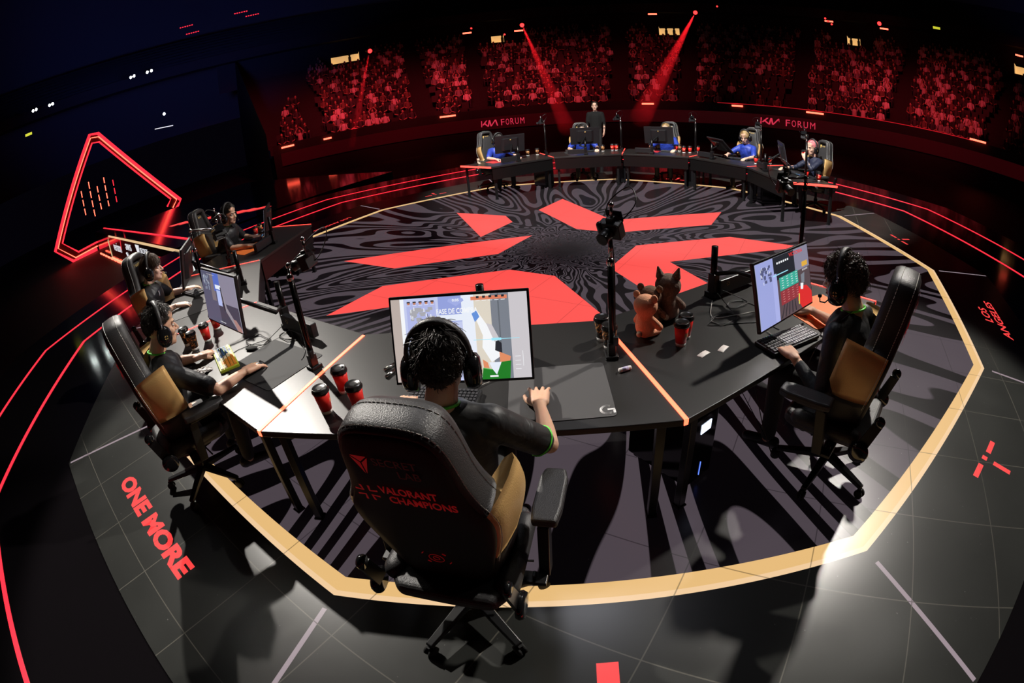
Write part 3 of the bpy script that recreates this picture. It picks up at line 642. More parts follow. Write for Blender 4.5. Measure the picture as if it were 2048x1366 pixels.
# ---------------------------------------------------------------- people
def hand(mb, wrist, fwd, up, thumb, curl=0.5, spread=1.0, s=1.0):
    """palm, five fingers and thumb; fwd = wrist to knuckles, up = back of the hand, thumb = +1 when the thumb is on fwd x up side"""
    f = Vector(fwd).normalized(); u = Vector(up); u = (u - f*u.dot(f)).normalized(); r = f.cross(u)*thumb; W = Vector(wrist)
    P = lambda a, b, c=0: W + f*(a*s) + r*(b*s) + u*(c*s)
    mb.cap(P(-0.02,0), P(0.02,0), 0.024*s, 0.026*s, fl=0.75, side=r)
    for b0, b1 in ((0.018,0.028),(0.006,0.010),(-0.006,-0.010),(-0.018,-0.028)):
        mb.cap(P(0.015,b0), P(0.082,b1,-0.002), 0.017*s, 0.0125*s, fl=1.0, side=r)
    mb.ell(P(0.045,0,-0.004), (0.03*s,0.03*s,0.015*s))
    for b, L, an, r0 in ((0.029,0.071,0.13,0.0085),(0.010,0.080,0.03,0.0088),(-0.010,0.075,-0.06,0.0084),(-0.028,0.058,-0.17,0.0074)):
        p = P(0.084,b,0.0); an *= spread; d = (f*cos(an)+r*sin(an)); ang = 0.12+curl*0.35
        for q, seg in enumerate((0.48,0.30,0.22)):
            dd = d*cos(ang) - u*sin(ang); e = p + dd*(L*seg*s); mb.cap(p, e, r0*s*(1-0.08*q), r0*s*(0.92-0.08*q), n=8); p = e; ang += curl*0.75
    p = P(0.022,0.026,-0.006); d = (f*0.85+r*0.50-u*0.30).normalized()
    for q, (L, rr) in enumerate(((0.040,0.0135),(0.030,0.0105),(0.024,0.009))):
        e = p + d*(L*s); mb.cap(p, e, rr*s, rr*0.88*s, n=8); p = e; d = (d + f*0.35 - r*0.12).normalized()
def strand(vs, fs, p, d, n, L, r, curl, bend, rnd, seg=4):
    side = d.cross(n); side = side.normalized() if side.length > 1e-4 else Vector((1,0,0)); cur = Vector(p); dd = Vector(d); o = len(vs); ph = rnd.random()*6.28
    for i in range(seg):
        rr = r*(1-0.75*i/(seg-1)); t2 = dd.cross(side).normalized()
        for a in (0,2.09,4.19): vs.append(tuple(cur + side*rr*cos(a) + t2*rr*sin(a)))
        st = L/(seg-1); dd = (dd + n*(-bend)*0.5 + Vector((0,0,-0.25*bend))).normalized()
        cur = cur + dd*st
        if curl: cur = cur + side*(curl*sin(ph+i*2.3)) + n*(curl*0.7*cos(ph+i*2.3))
    for i in range(seg-1):
        for k in range(3): fs.append((o+i*3+k, o+i*3+(k+1)%3, o+(i+1)*3+(k+1)%3, o+(i+1)*3+k))
def make_hair(HM, style, m, n, root, seed=1):
    rnd = random.Random(seed); mb = MB()
    cx, cy, cz = 0, -0.014, 0.034; R0 = (0.079,0.100,0.092)
    def low(az):   # lower limit of the hair (polar angle from the crown) per azimuth, az 0 = front
        a = abs(az); 
        if style == 'fade': lim = 64 + 34*min(1, a/1.6) if a < 1.6 else 98 + 36*(a-1.6)/1.54
        elif style == 'long': lim = 62 + 48*min(1, a/1.4) if a < 1.4 else 110 + 22*(a-1.4)/1.74
        else: lim = 60 + 42*min(1, a/1.5) if a < 1.5 else 102 + 40*(a-1.5)/1.64
        return radians(lim)
    def pt(az, th, k=1.0): return Vector((cx+R0[0]*k*sin(th)*sin(az), cy+R0[1]*k*sin(th)*cos(az), cz+R0[2]*k*cos(th)))
    nu, nv = 28, 9; vs = []; fs = []
    for i in range(nv+1):
        for k in range(nu):
            az = -pi+2*pi*k/nu; th = low(az)*i/nv; kk = 1.0 + 0.035*sin(az*7+i*2.1)*sin(i*1.9+az*3) - (0.06 if i == nv else 0)
            vs.append(tuple(HM @ pt(az, th, kk)))
    for i in range(nv):
        for k in range(nu): fs.append((i*nu+k, (i+1)*nu+k, (i+1)*nu+(k+1)%nu, i*nu+(k+1)%nu))
    mb.add(vs, fs, 0, True)
    sv = []; sf = []; R3 = HM.to_3x3()
    for _ in range(n):
        az = rnd.uniform(-pi, pi); th = low(az)*sqrt(rnd.random())*1.0
        p = pt(az, th, 0.99); nn = Vector((sin(th)*sin(az), sin(th)*cos(az), cos(th)))
        down = Vector((cos(th)*sin(az), cos(th)*cos(az), -sin(th))); az_t = Vector((cos(az), -sin(az), 0))
        if style == 'curly':
            d = (nn*rnd.uniform(0.5,1.0)+down*rnd.uniform(-0.2,0.7)+az_t*rnd.uniform(-0.7,0.7)).normalized(); L = rnd.uniform(0.04,0.072); cu = 0.008; be = 0.9; r = 0.0028
        elif style == 'long':
            d = (nn*rnd.uniform(0.25,0.6)+down*rnd.uniform(0.4,1.0)+az_t*rnd.uniform(-0.4,0.4)).normalized(); L = rnd.uniform(0.04,0.07); cu = 0.003; be = 0.5; r = 0.0026
        else:
            top = 1.25 if th < 0.9 else (0.55 if style != 'fade' else 0.22)
            d = (nn*rnd.uniform(0.30,0.75)+down*rnd.uniform(0.1,0.9)+az_t*rnd.uniform(-0.7,0.7)).normalized(); L = rnd.uniform(0.028,0.052)*top; cu = 0.003; be = 0.6; r = 0.0028
        strand(sv, sf, HM @ p, R3 @ d, R3 @ nn, L, r, cu, be, rnd, 5 if style == 'curly' else 4)
    mb.add(sv, sf, 0, False)
    return mb.build('hair', m, root)
def face_rot(yaw, pitch, roll=0):
    return Matrix.Rotation(yaw,4,'Z') @ Matrix.Rotation(pitch,4,'X') @ Matrix.Rotation(roll,4,'Y')
def person(Ms, base, label, J, skin, hair, hstyle, nh, top, trim=None, vox=0.005, group=None, beard=False, seed=1, sleeveL=None, sleeves=True, glasses=False, facts=True):
    """J: station-space joints. head (centre), look (yaw, pitch), neck, shL, shR, elL, elR, wrL, wrR, pelvis, kneeL, kneeR, footL, footR, handL/handR = (fwd, up, curl)"""
    bx, by = base; root = empty('person', Ms @ TR(bx,by,0), label, 'person', group)
    Q = {k: (Vector(v) - Vector((bx,by,0)) if k not in ('look','handL','handR') else v) for k, v in J.items()}
    HM = Matrix.Translation(Q['head']) @ face_rot(*Q['look']) @ Matrix.Diagonal((1.15,1.15,1.17,1))
    b = MB()
    E = lambda c, r, **k: b.ell(c, r, M=HM, **k)
    E((0,-0.012,0.03),(0.074,0.095,0.088)); E((0,0.020,-0.03),(0.060,0.068,0.085)); E((0,0.040,-0.075),(0.047,0.045,0.037)); E((0,0.066,-0.094),(0.021,0.018,0.017))
    E((0,0.072,0.022),(0.048,0.020,0.012)); E((0,0.040,0.055),(0.058,0.05,0.045)); E((0.037,0.058,-0.028),(0.022,0.022,0.022)); E((-0.037,0.058,-0.028),(0.022,0.022,0.022))
    b.cap((0,0.083,0.008),(0,0.106,-0.028),0.0075,0.0115,M=HM); b.ell((0.009,0.094,-0.032),(0.009,0.010,0.007),M=HM); b.ell((-0.009,0.094,-0.032),(0.009,0.010,0.007),M=HM)
    b.ell((0,0.083,-0.058),(0.024,0.011,0.006),M=HM); b.ell((0,0.081,-0.068),(0.021,0.011,0.006),M=HM)
    for s in (-1,1): b.ell((s*0.078,-0.008,-0.012),(0.008,0.018,0.030),M=HM)
    nk = Q['neck']; hb = HM @ Vector((0,-0.025,-0.06)); b.cap(hb, nk, 0.058, 0.062)
    sh = {s: Q['sh'+s] for s in 'LR'}; pel = Q['pelvis']; mid = (sh['L']+sh['R'])/2
    b.cap(nk, mid+Vector((0,0,-0.02)), 0.056, 0.085); b.cap(sh['L'], sh['R'], 0.046, 0.046)
    for s in 'LR': b.cap(nk+Vector((0,0,-0.03)), sh[s], 0.036, 0.038)
    lat = (sh['R']-sh['L']).normalized()
    b.cap(mid+Vector((0,0.0,-0.10)), pel, 0.150, 0.145, fl=0.68, side=lat, n=18)
    for s in 'LR':
        b.cap(sh[s], Q['el'+s], 0.047, 0.038); b.cap(Q['el'+s], Q['el'+s].lerp(Q['wr'+s],0.35), 0.038, 0.039); b.cap(Q['el'+s].lerp(Q['wr'+s],0.35), Q['wr'+s], 0.039, 0.025)
        f, u, c = Q['hand'+s]; hand(b, Q['wr'+s], f, u, (1 if s == 'L' else -1), c, 1.35, 1.24)
        b.cap(pel+lat*(0.09 if s == 'R' else -0.09), Q['knee'+s], 0.078, 0.055); b.cap(Q['knee'+s], Q['foot'+s], 0.052, 0.038)
    body = remesh(b, 'body', skin, vox, 3, root)
    # eyes, brows, mouth
    if facts:
        for s in (-1,1):
            e = MB(); e.ell((s*0.030,0.075,0.0),(0.0125,0.0085,0.0075),M=HM); ey = e.build('eye', MT['eyew'], root)
            e = MB(); e.ell((s*0.030,0.0815,0.0),(0.0055,0.003,0.0055),M=HM); e.build('iris', MT['eyed'], ey)
            e = MB(); e.cap((s*0.014,0.092,0.019),(s*0.046,0.080,0.022),0.004,0.003,M=HM); e.build('eyebrow', MT['hair'], root)
        e = MB(); e.ell((0,0.0925,-0.0605),(0.020,0.004,0.0065),M=HM); e.build('lips', MT['lip'], root)
    if beard:
        e = MB(); e.ell((0,0.044,-0.083),(0.050,0.045,0.034),M=HM); e.ell((0,0.070,-0.094),(0.024,0.020,0.018),M=HM); e.ell((0,0.090,-0.047),(0.022,0.007,0.005),M=HM)
        for s in (-1,1): e.cap((s*0.064,0.0,-0.015),(s*0.050,0.035,-0.075),0.012,0.016,M=HM)
        remesh(e, 'beard', MT['hairb'], 0.006, 2, root)
    if glasses:
        e = MB()
        for s in (-1,1):
            e.tube([HM @ Vector((s*0.031+0.019*cos(2*pi*i/16),0.097,0.0+0.015*sin(2*pi*i/16))) for i in range(17)],0.0012,5,caps=False); e.tube([HM @ Vector((s*0.05,0.096,0.004)), HM @ Vector((s*0.078,0.02,0.004))],0.0012,5)
        e.tube([HM @ Vector((-0.013,0.097,0.004)), HM @ Vector((0.013,0.097,0.004))],0.0012,5)
        e.build('glasses', MT['chrome'], root)
    if hstyle: make_hair(HM, hstyle, hair, nh, root, seed)
    # shirt
    t = MB(); v2 = max(vox*1.8, 0.009)
    t.cap(sh['L'], sh['R'], 0.060, 0.060); t.cap(nk+Vector((0,0,-0.03)), mid+Vector((0,0,-0.01)), 0.064, 0.10)
    for s in 'LR': t.cap(nk+Vector((0,0,-0.040)), sh[s]+Vector((0,0,0.005)), 0.062, 0.058)
    t.cap(mid+Vector((0,0,-0.09)), pel+Vector((0,0,0.0)), 0.185, 0.172, fl=0.72, side=lat, n=20)
    t.ell(pel+Vector((0,0,0.02)), (0.17,0.125,0.10))
    for s in 'LR':
        end = Q['el'+s] if (sleeveL == 'long' or (sleeveL == s)) else Q['el'+s]
        k = 0.80
        ec = sh[s].lerp(Q['el'+s], k); t.cap(sh[s], ec, 0.070, 0.064)
    sp = MB(); 
    shirt = remesh(t, 'jersey', top, v2, 9, root)
    for s in 'LR':
        if sleeveL == 'long' or sleeveL == s:
            q = MB(); q.cap(sh[s], Q['el'+s], 0.054, 0.048); q.cap(Q['el'+s], Q['wr'+s].lerp(Q['el'+s],0.24), 0.047, 0.034); remesh(q, 'long_sleeve', top if sleeveL == 'long' else MT['sleeve'], v2, 3, root)
        elif trim is not None and seed == 3:
            ec = sh[s].lerp(Q['el'+s], 0.83); d = (Q['el'+s]-sh[s]).normalized(); q = MB(); a_ = d.orthogonal().normalized(); c_ = d.cross(a_)
            q.tube([ec+(a_*cos(2*pi*i/20)+c_*sin(2*pi*i/20))*0.063 for i in range(21)], 0.0035, 6, caps=False); q.build('sleeve_trim', trim, root)
    if trim is not None:
        up = (Q['head']-nk).normalized(); q = MB(); c0 = nk+Vector((0,0,0.004)); fwd = face_rot(Q['look'][0],0).to_3x3() @ Vector((0,1,0))
        rt = fwd.cross(Vector((0,0,1)))
        q.tube([c0 + rt*0.066*cos(2*pi*i/28) + fwd*(0.066*sin(2*pi*i/28)) + Vector((0,0,-0.022*sin(2*pi*i/28))) for i in range(29)], 0.0062, 6, caps=False)
        q.build('collar', trim, root)
    q = MB()
    for s in 'LR':
        hp = pel+lat*(0.09 if s == 'R' else -0.09)+Vector((0,0,-0.02)); q.cap(hp, Q['knee'+s], 0.092, 0.068); q.cap(Q['knee'+s], Q['foot'+s]+Vector((0,0,0.03)), 0.066, 0.052)
    q.ell(pel+Vector((0,0,-0.02)), (0.165,0.12,0.10)); remesh(q, 'trousers', MT['pants'], 0.014, 4, root)
    for s in 'LR':
        f = Q['foot'+s]; d = (Q['knee'+s]-pel); d.z = 0; d = d.normalized() if d.length > 0.05 else Vector((0,1,0)); q = MB()
        q.cap(Vector((f.x,f.y,0.045))-d*0.05, Vector((f.x,f.y,0.035))+d*0.14, 0.042, 0.034, fl=0.9); remesh(q, 'shoe', MT['shoe'], 0.012, 2, root)
    return root, (Ms @ TR(bx,by,0) @ HM)
def headset(HMw, label, mic=1, vox=0):
    root = empty('headset', HMw, label, 'headset')
    b = MB(); 
    pts = [(0.092*sin(a), -0.012, 0.030+0.108*cos(a)) for a in [radians(-100+200*i/20) for i in range(21)]]
    vs = []; fs = []
    for i, p in enumerate(pts):
        a = radians(-100+200*i/20); n = Vector((sin(a),0,cos(a))); wd = 0.020-0.006*abs(sin(a)); q = Vector(p)
        for o, y in ((0.0,-wd),(0.012,-wd*0.7),(0.014,0),(0.012,wd*0.7),(0.0,wd)): vs.append(tuple(q+n*o+Vector((0,y,0))))
    for i in range(20):
        for k in range(5): fs.append((i*5+k, i*5+(k+1)%5, (i+1)*5+(k+1)%5, (i+1)*5+k))
    b.add(vs, fs, 0, True); b.build('headband', MT['leather'], root)
    for s in (-1,1):
        c = MB(); c.lathe([(0.035,0.0),(0.049,0.006),(0.052,0.024),(0.048,0.042),(0.038,0.050),(0.0,0.053)], 20, TR(s*0.072,-0.004,-0.028,0,0,s*pi/2) @ Matrix.Diagonal((1.15,0.92,1,1)))
        ec = c.build('ear_cup', MT['gloss'], root)
        g = MB()
        for a_ in (45,135,225,315): g.add([tuple(Vector((s*0.1255, 0.013*cos(radians(a_+q)), -0.028+0.013*sin(radians(a_+q)))) if r_ else Vector((s*0.1255, 0.005*cos(radians(a_)), -0.028+0.005*sin(radians(a_))))) for q, r_ in ((0,0),(-28,1),(28,1))], [(0,1,2)])
        g.build('emblem', MT['goldmark'], ec)
        y_ = MB(); y_.tube([(s*0.100,-0.012,0.045),(s*0.116,-0.012,0.02),(s*0.112,-0.012,-0.02)],0.004,6); y_.build('yoke', MT['chrome'], root)
    if mic:
        m = MB(); m.tube([(mic*0.105,0.025,-0.045),(mic*0.095,0.065,-0.080),(mic*0.065,0.105,-0.088),(mic*0.03,0.122,-0.078)],0.0028,6); m.ell((mic*0.022,0.124,-0.075),(0.012,0.010,0.010)); m.build('microphone', MT['rubber'], root)
    return root
def seated(head, look, neck, shw, tors_y, elL, elR, wrL, wrR, hL, hR, px=0.0, py=-0.28, lean=0, knees=0.22, yawl=0.0, drop=0.0):
    nx, ny, nz = neck
    c_, s_ = cos(yawl), sin(yawl)
    return dict(head=head, look=look, neck=neck, shL=(nx-shw*c_, ny-shw*s_-0.0, nz-0.085), shR=(nx+shw*c_, ny+shw*s_, nz-0.085), elL=elL, elR=elR, wrL=wrL, wrR=wrR,
        pelvis=(px,py,0.555), kneeL=(px-0.15,py+0.42,0.53), kneeR=(px+0.15,py+0.42,0.53), footL=(px-0.16,py+0.40,0.07), footR=(px+0.17,py+0.36,0.07), handL=hL, handR=hR)
GRP = 'players in black jerseys with green trim'; GRP2 = 'players in blue jerseys across the stage'
# foreground player
r_, H = person(NEAR[1], (0.05,-0.28), 'foreground player seen from behind in a black jersey with green collar',
    seated((0.068,-0.225,1.175),(0.04,-0.06),(0.055,-0.275,1.035),0.165,0,(-0.33,-0.12,0.735),(0.425,-0.16,0.735),(-0.27,0.15,0.722),(0.385,0.135,0.726),
      ((0.15,1,-0.12),(0,0,1),0.55),((-0.03,1,-0.02),(0,0.1,1),0.3),0.05,-0.36,yawl=0.03), MT['skin'], MT['hair'], 'short', 3600, MT['jersey'], MT['green'], 0.0045, GRP, seed=3)
headset(H, 'black headset with ear cups on the foreground player seen from behind', -1)
# right player
r_, H = person(NEAR[2], (-0.05,-0.3), 'bearded player on the right in profile with curly hair and one long black sleeve',
    seated((-0.03,-0.165,1.145),(0.10,-0.20),(-0.02,-0.245,1.010),0.17,0,(-0.315,-0.305,0.62),(0.28,-0.06,0.74),(-0.235,-0.03,0.722),(0.36,0.20,0.722),
      ((0.55,1,-0.10),(-0.05,0,1),0.55),((0.1,1,-0.05),(0,0,1),0.7),0.0,-0.33,yawl=0.0), MT['skin'], MT['hairb'], 'curly', 3200, MT['jersey'], MT['green'], 0.0045, GRP, beard=True, seed=5, sleeveL='L')
headset(H, 'black headset with boom microphone on the bearded player at the right', -1)
# left front player
r_, H = person(NEAR[0], (0.08,-0.22), 'player at the lower left with short dark hair reaching over a bright keyboard',
    seated((0.055,-0.085,1.105),(-0.05,-0.12),(0.06,-0.165,0.970),0.17,0,(-0.26,0.02,0.725),(0.47,0.045,0.722),(-0.15,0.165,0.722),(0.435,0.262,0.722),
      ((-0.10,1,-0.12),(0,0,1),0.5),((-0.15,1,-0.1),(0,0,1),0.45),0.10,-0.25,yawl=-0.10), MT['skin'], MT['hair'], 'fade', 2800, MT['jersey'], MT['green'], 0.0045, GRP, seed=8)
headset(H, 'black headset on the short haired player at the lower left', -1)
# second left
r_, H = person(NEAR[-1], (0.03,-0.2), 'curly haired player at the left with a white chest patch on his black jersey',
    seated((0.0,-0.085,1.105),(-0.05,-0.05),(0.02,-0.165,0.970),0.17,0,(-0.28,-0.02,0.73),(0.36,-0.02,0.725),(-0.27,0.17,0.722),(0.24,0.135,0.722),
      ((-0.3,1,-0.1),(0,0,1),0.5),((-0.05,1,-0.1),(0,0,1),0.5),0.04,-0.22,yawl=-0.05), MT['skin2'], MT['hairb'], 'long', 2600, MT['jersey'], MT['green'], 0.005, GRP, seed=11)
headset(H, 'black headset with gold emblem on the curly haired player at the left', -1)
p_ = MB(); p_.box((0.10,-0.052,0.86),(0.035,0.01,0.05)); p_.build('chest_patch', MT['white'], r_, 0.004).matrix_local = TR(-0.03,0.2,0)
# far left player
r_, H = person(NEAR[-2], (-0.15,-0.15), 'player at the far left of the near desks with a pink lit face',
    seated((-0.10,0.10,1.135),(-0.10,-0.10),(-0.10,0.01,0.995),0.17,0,(-0.42,0.05,0.73),(0.16,0.22,0.725),(-0.34,0.26,0.722),(0.14,0.48,0.722),
      ((-0.1,1,-0.1),(0,0,1),0.6),((-0.1,1,-0.1),(0,0,1),0.5),-0.12,-0.16,yawl=0.0), MT['skin'], MT['hair'], 'short', 1500, MT['jersey'], MT['green'], 0.006, GRP, seed=15)
headset(H, 'black headset on the player at the far left of the near desks', -1)
# far team
FP = [(0,(0.02,-0.12),'player in blue at the leftmost far desk, hunched behind the monitor',MT['hair'],'short',MT['jerseyb'],None,(0.0,-0.10,1.10),0.0,-0.35),
      (1,(0.0,-0.15),'dark haired player in blue behind the second far monitor from the left',MT['hair'],'short',MT['jerseyb'],None,(-0.02,-0.12,1.13),0.0,-0.1),
      (2,(0.0,-0.15),'player in blue with a shaved head behind the middle far monitor',MT['hairblond'],'fade',MT['jerseyb'],None,(0.02,-0.13,1.14),0.0,-0.1),
      (3,(0.10,-0.15),'blond player in a blue jersey looking down at the fourth far desk',MT['hairblond'],'long',MT['jerseyb'],None,(0.04,-0.10,1.12),0.25,-0.35),
      (4,(0.15,-0.15),'pink haired player in a navy jacket drinking from a red cup at the far right',MT['hairpink'],'short',MT['jacket'],'long',(0.10,-0.14,1.15),0.20,-0.05)]
HF = []
for k, (bx,by), lab, hr, hs, tp, slv, hd, yw, pt_ in FP:
    hx, hy, hz = hd
    J = seated(hd, (yw,pt_), (hx-0.005,hy-0.075,hz-0.15), 0.17, 0, (hx-0.31,0.02,0.735),(hx+0.33,0.02,0.735),(hx-0.27,0.20,0.722),(hx+0.25,0.22,0.722), ((0.1,1,-0.1),(0,0,1),0.5),((-0.1,1,-0.1),(0,0,1),0.5), hx, -0.25)
    if k == 4:
        J['elL'] = (hx-0.24,0.02,0.80); J['wrL'] = (hx-0.085,0.075,0.97); J['handL'] = ((0.55,-0.05,0.75),(-0.4,0.9,0.3),1.0)
        J['elR'] = (hx+0.34,0.0,0.735); J['wrR'] = (0.42,0.24,0.722)
    r_, H = person(FAR[k], (bx,by-0.1), lab, J, MT['skin2'], hr, hs, 420, tp, None, 0.010, GRP2, seed=20+k, sleeveL=slv, glasses=(k == 4))
    HF.append(H); headset(H, ['black headset on the leftmost far player','black headset on the second far player from the left','black headset on the far player behind the middle monitor','black headset on the blond far player','black headset on the pink haired far player'][k], 0)
# staff member standing behind the far desks
J = dict(head=(0,0,1.60), look=(0,0), neck=(0,-0.02,1.44), shL=(-0.19,-0.01,1.37), shR=(0.19,-0.01,1.37), elL=(-0.25,-0.02,1.08), elR=(0.25,-0.02,1.08), wrL=(-0.24,0.08,0.84), wrR=(0.25,0.08,0.84),
    pelvis=(0,0,0.92), kneeL=(-0.10,0.02,0.50), kneeR=(0.10,0.02,0.50), footL=(-0.11,0,0.08), footR=(0.11,0,0.08), handL=((0.05,0.15,-1),(-1,0,0),0.6), handR=((-0.05,0.15,-1),(1,0,0),0.6))
person(Matrix.Translation((-3.15,8.15,-0.012)) @ Matrix.Rotation(radians(200),4,'Z'), (0,0), 'staff member in black standing in the dark behind the far desks', J, MT['skin2'], MT['hair'], 'short', 300, mat('black_coat', (0.003,0.003,0.003), 0.9), None, 0.012, None, seed=31, sleeveL='long')
# ---------------------------------------------------------------- monitors
S_ = {}
def sm(name, col, s=1.0):
    if name not in S_: S_[name] = mat('screen_'+name, (0.01,0.01,0.01), 0.25, em=col, es=s)
    return S_[name]
def monitor(Mw, W, H, label, content=None, stand='arm', lit=True):
    """Mw: bottom centre of the screen, screen faces -y"""
    root = empty('monitor', Mw, label, 'monitor')
    c = MB(); c.box((0,0.012,H/2),(W+0.022,0.024,H+0.026)); c.build('housing', MT['plastic'], root, 0.004)
    b = MB(); b.prism([(-0.19,0.0),(0.19,0.0),(0.14,0.035),(-0.14,0.035)],-0.13,0.13,TR(0,0.024,H/2)); b.build('rear_housing', MT['plastic'], root, 0.008)
    if lit:
        s = MB(); s.box((0,-0.001,H/2),(W,0.002,H)); s.build('screen', sm('base', (0.42,0.42,0.52)) if content != 'off' else MT['gloss'], root)
    if content and content != 'off': content(root, W, H)
    g = MB(); g.lathe([(0.014,0),(0.014,0.002)], 12, TR(0,0.062,H/2+0.10,0,-pi/2)); g.build('rear_emblem', MT['goldmark'], root)
    return root
class Scr:
    """flat shapes of the screen picture, in screen fractions, gathered by colour"""
    def __init__(s, root, W, H): s.r = root; s.W = W; s.H = H; s.d = {}; s.z = 0
    def poly(s, col, pts):
        s.z += 1; y = -0.0022-0.00001*s.z
        s.d.setdefault(col, MB()).add([((x-0.5)*s.W, y, (1-v)*s.H) for x, v in pts], [tuple(range(len(pts)))])
    def rect(s, col, x0, y0, x1, y1): s.poly(col, [(x0,y0),(x1,y0),(x1,y1),(x0,y1)])
    def text(s, t, col, x, y, w, h):
        textobj(t, 'screen_text', sm(*col), Matrix.Translation(((x-0.5)*s.W,-0.0046,(1-y)*s.H)) @ Matrix.Rotation(pi/2,4,'X'), w*s.W, h*s.H, 0, s.r, bold=0.02)
    def done(s):
        mb = MB(); ms = []
        for i, (c, q) in enumerate(s.d.items()):
            ms.append(sm(*c)); mb.add(q.v, q.f, i)
        mb.build('screen_picture', ms, s.r)
def C(n, r, g, b): return (n, (r, g, b))
WALL = C('wall',0.62,0.58,0.62); BEIGE = C('beige',0.72,0.66,0.56); BLUE = C('bluepanel',0.30,0.36,0.72); PALE = C('pale',0.80,0.85,0.95); GREY = C('greycol',0.20,0.22,0.26); LG = C('lightgrey',0.60,0.57,0.60)
WH = C('white',0.9,0.92,0.95); GR = C('green',0.015,0.20,0.02); GRL = C('green_line',0.10,0.45,0.08); FL = C('flesh',0.75,0.27,0.13); DK = C('dark',0.02,0.022,0.03); CY = C('cyan',0.35,0.8,0.95); OR = C('orange',0.75,0.22,0.12); RD = C('red',0.72,0.03,0.03); MAP = C('map',0.40,0.40,0.44); TE = C('teal',0.05,0.42,0.32); MR = C('maroon',0.30,0.04,0.05); LV = C('lavender',0.34,0.38,0.72); BRN = C('brown',0.10,0.07,0.08)
def minimap(s, x, y, w, h, col=MAP):
    rnd = random.Random(4)
    for i in range(26):
        a, b = rnd.random(), rnd.random(); s.rect(col, x+a*w*0.8, y+b*h*0.85, x+a*w*0.8+w*rnd.uniform(0.08,0.24), y+b*h*0.85+h*rnd.uniform(0.08,0.18))
    for i in range(8):
        a, b = rnd.random(), rnd.random(); s.rect(WH, x+a*w*0.8, y+b*h*0.85, x+a*w*0.8+w*0.03, y+b*h*0.85+h*0.16)
def scr_center(root, W, H):
    s = Scr(root, W, H)
    s.rect(C('tan',0.50,0.42,0.38), 0,0,0.09,1); s.rect(WH, 0.07,0,0.10,1); s.rect(C('haze',0.55,0.60,0.86), 0.10,0,0.62,1); s.rect(BLUE, 0.36,0,0.56,0.30); s.rect(PALE, 0.53,0,0.64,1)
    s.rect(BEIGE, 0.62,0,0.74,1); s.rect(GREY, 0.74,0,0.87,1); s.rect(C('greyd',0.13,0.145,0.17), 0.79,0,0.80,1); s.rect(LG, 0.87,0,1,1)
    s.rect(C('haze2',0.44,0.48,0.80), 0.12,0.05,0.34,0.42); minimap(s, 0.14,0.09,0.20,0.26)
    for i in range(5):
        s.rect(DK, 0.125+i*0.045,0.035,0.15+i*0.045,0.055); s.rect(C('facec',0.55,0.22,0.12), 0.128+i*0.045,0.05,0.147+i*0.045,0.072); s.rect(WH, 0.122+i*0.045,0.078,0.152+i*0.045,0.083)
    s.rect(OR, 0.60,0.025,0.86,0.065)
    for i in range(5): s.rect(DK, 0.64+i*0.045,0.02,0.66+i*0.045,0.045); s.rect(WH, 0.635+i*0.045,0.072,0.665+i*0.045,0.078)
    s.poly(C('panel2',0.36,0.42,0.78), [(0.44,0.03),(0.54,0.03),(0.55,0.06),(0.49,0.12),(0.43,0.06)])
    s.rect(PALE, 0.345,0.215,0.60,0.29)
    # weapon held in a green gloved hand
    s.poly(WH, [(0.61,0.20),(0.64,0.19),(0.78,0.56),(0.80,0.72),(0.72,0.80),(0.66,0.62),(0.67,0.48)])
    s.poly(C('bluebit',0.12,0.28,0.70), [(0.60,0.22),(0.635,0.18),(0.655,0.26),(0.62,0.32)]); s.poly(DK, [(0.76,0.52),(0.80,0.58),(0.80,0.70),(0.75,0.66)]); s.poly(LG, [(0.70,0.34),(0.74,0.36),(0.79,0.54),(0.75,0.56)])
    s.poly(FL, [(0.78,0.68),(0.86,0.74),(0.85,0.80),(0.78,0.80)]); s.poly(FL, [(0.655,0.76),(0.69,0.80),(0.70,0.87),(0.66,0.86)])
    s.poly(GR, [(0.655,0.86),(0.72,0.88),(0.75,0.95),(0.79,0.80),(0.86,0.79),(0.845,1.0),(0.64,1.0)]); s.poly(GRL, [(0.655,0.86),(0.72,0.88),(0.718,0.89),(0.655,0.87)])
    s.poly(PALE, [(0.70,0.80),(0.79,0.80),(0.75,0.95),(0.72,0.88)]); s.rect(CY, 0.60,0.525,0.93,0.532); s.rect(CY, 0.73,0.515,0.80,0.545)
    for i in range(4): s.rect(WH, 0.89+0.0*i,0.74+0.05*i,0.93,0.745+0.05*i)
    s.rect(WH, 0.945,0.68,0.948,0.86); s.rect(WH, 0.70,0.955,0.76,0.975)
    s.done(); s.text('FASE DE COMPRA', ('white',WH[1]), 0.345,0.205,0.30,0.062); s.text('0:05', ('white',WH[1]), 0.465,0.065,0.05,0.03)
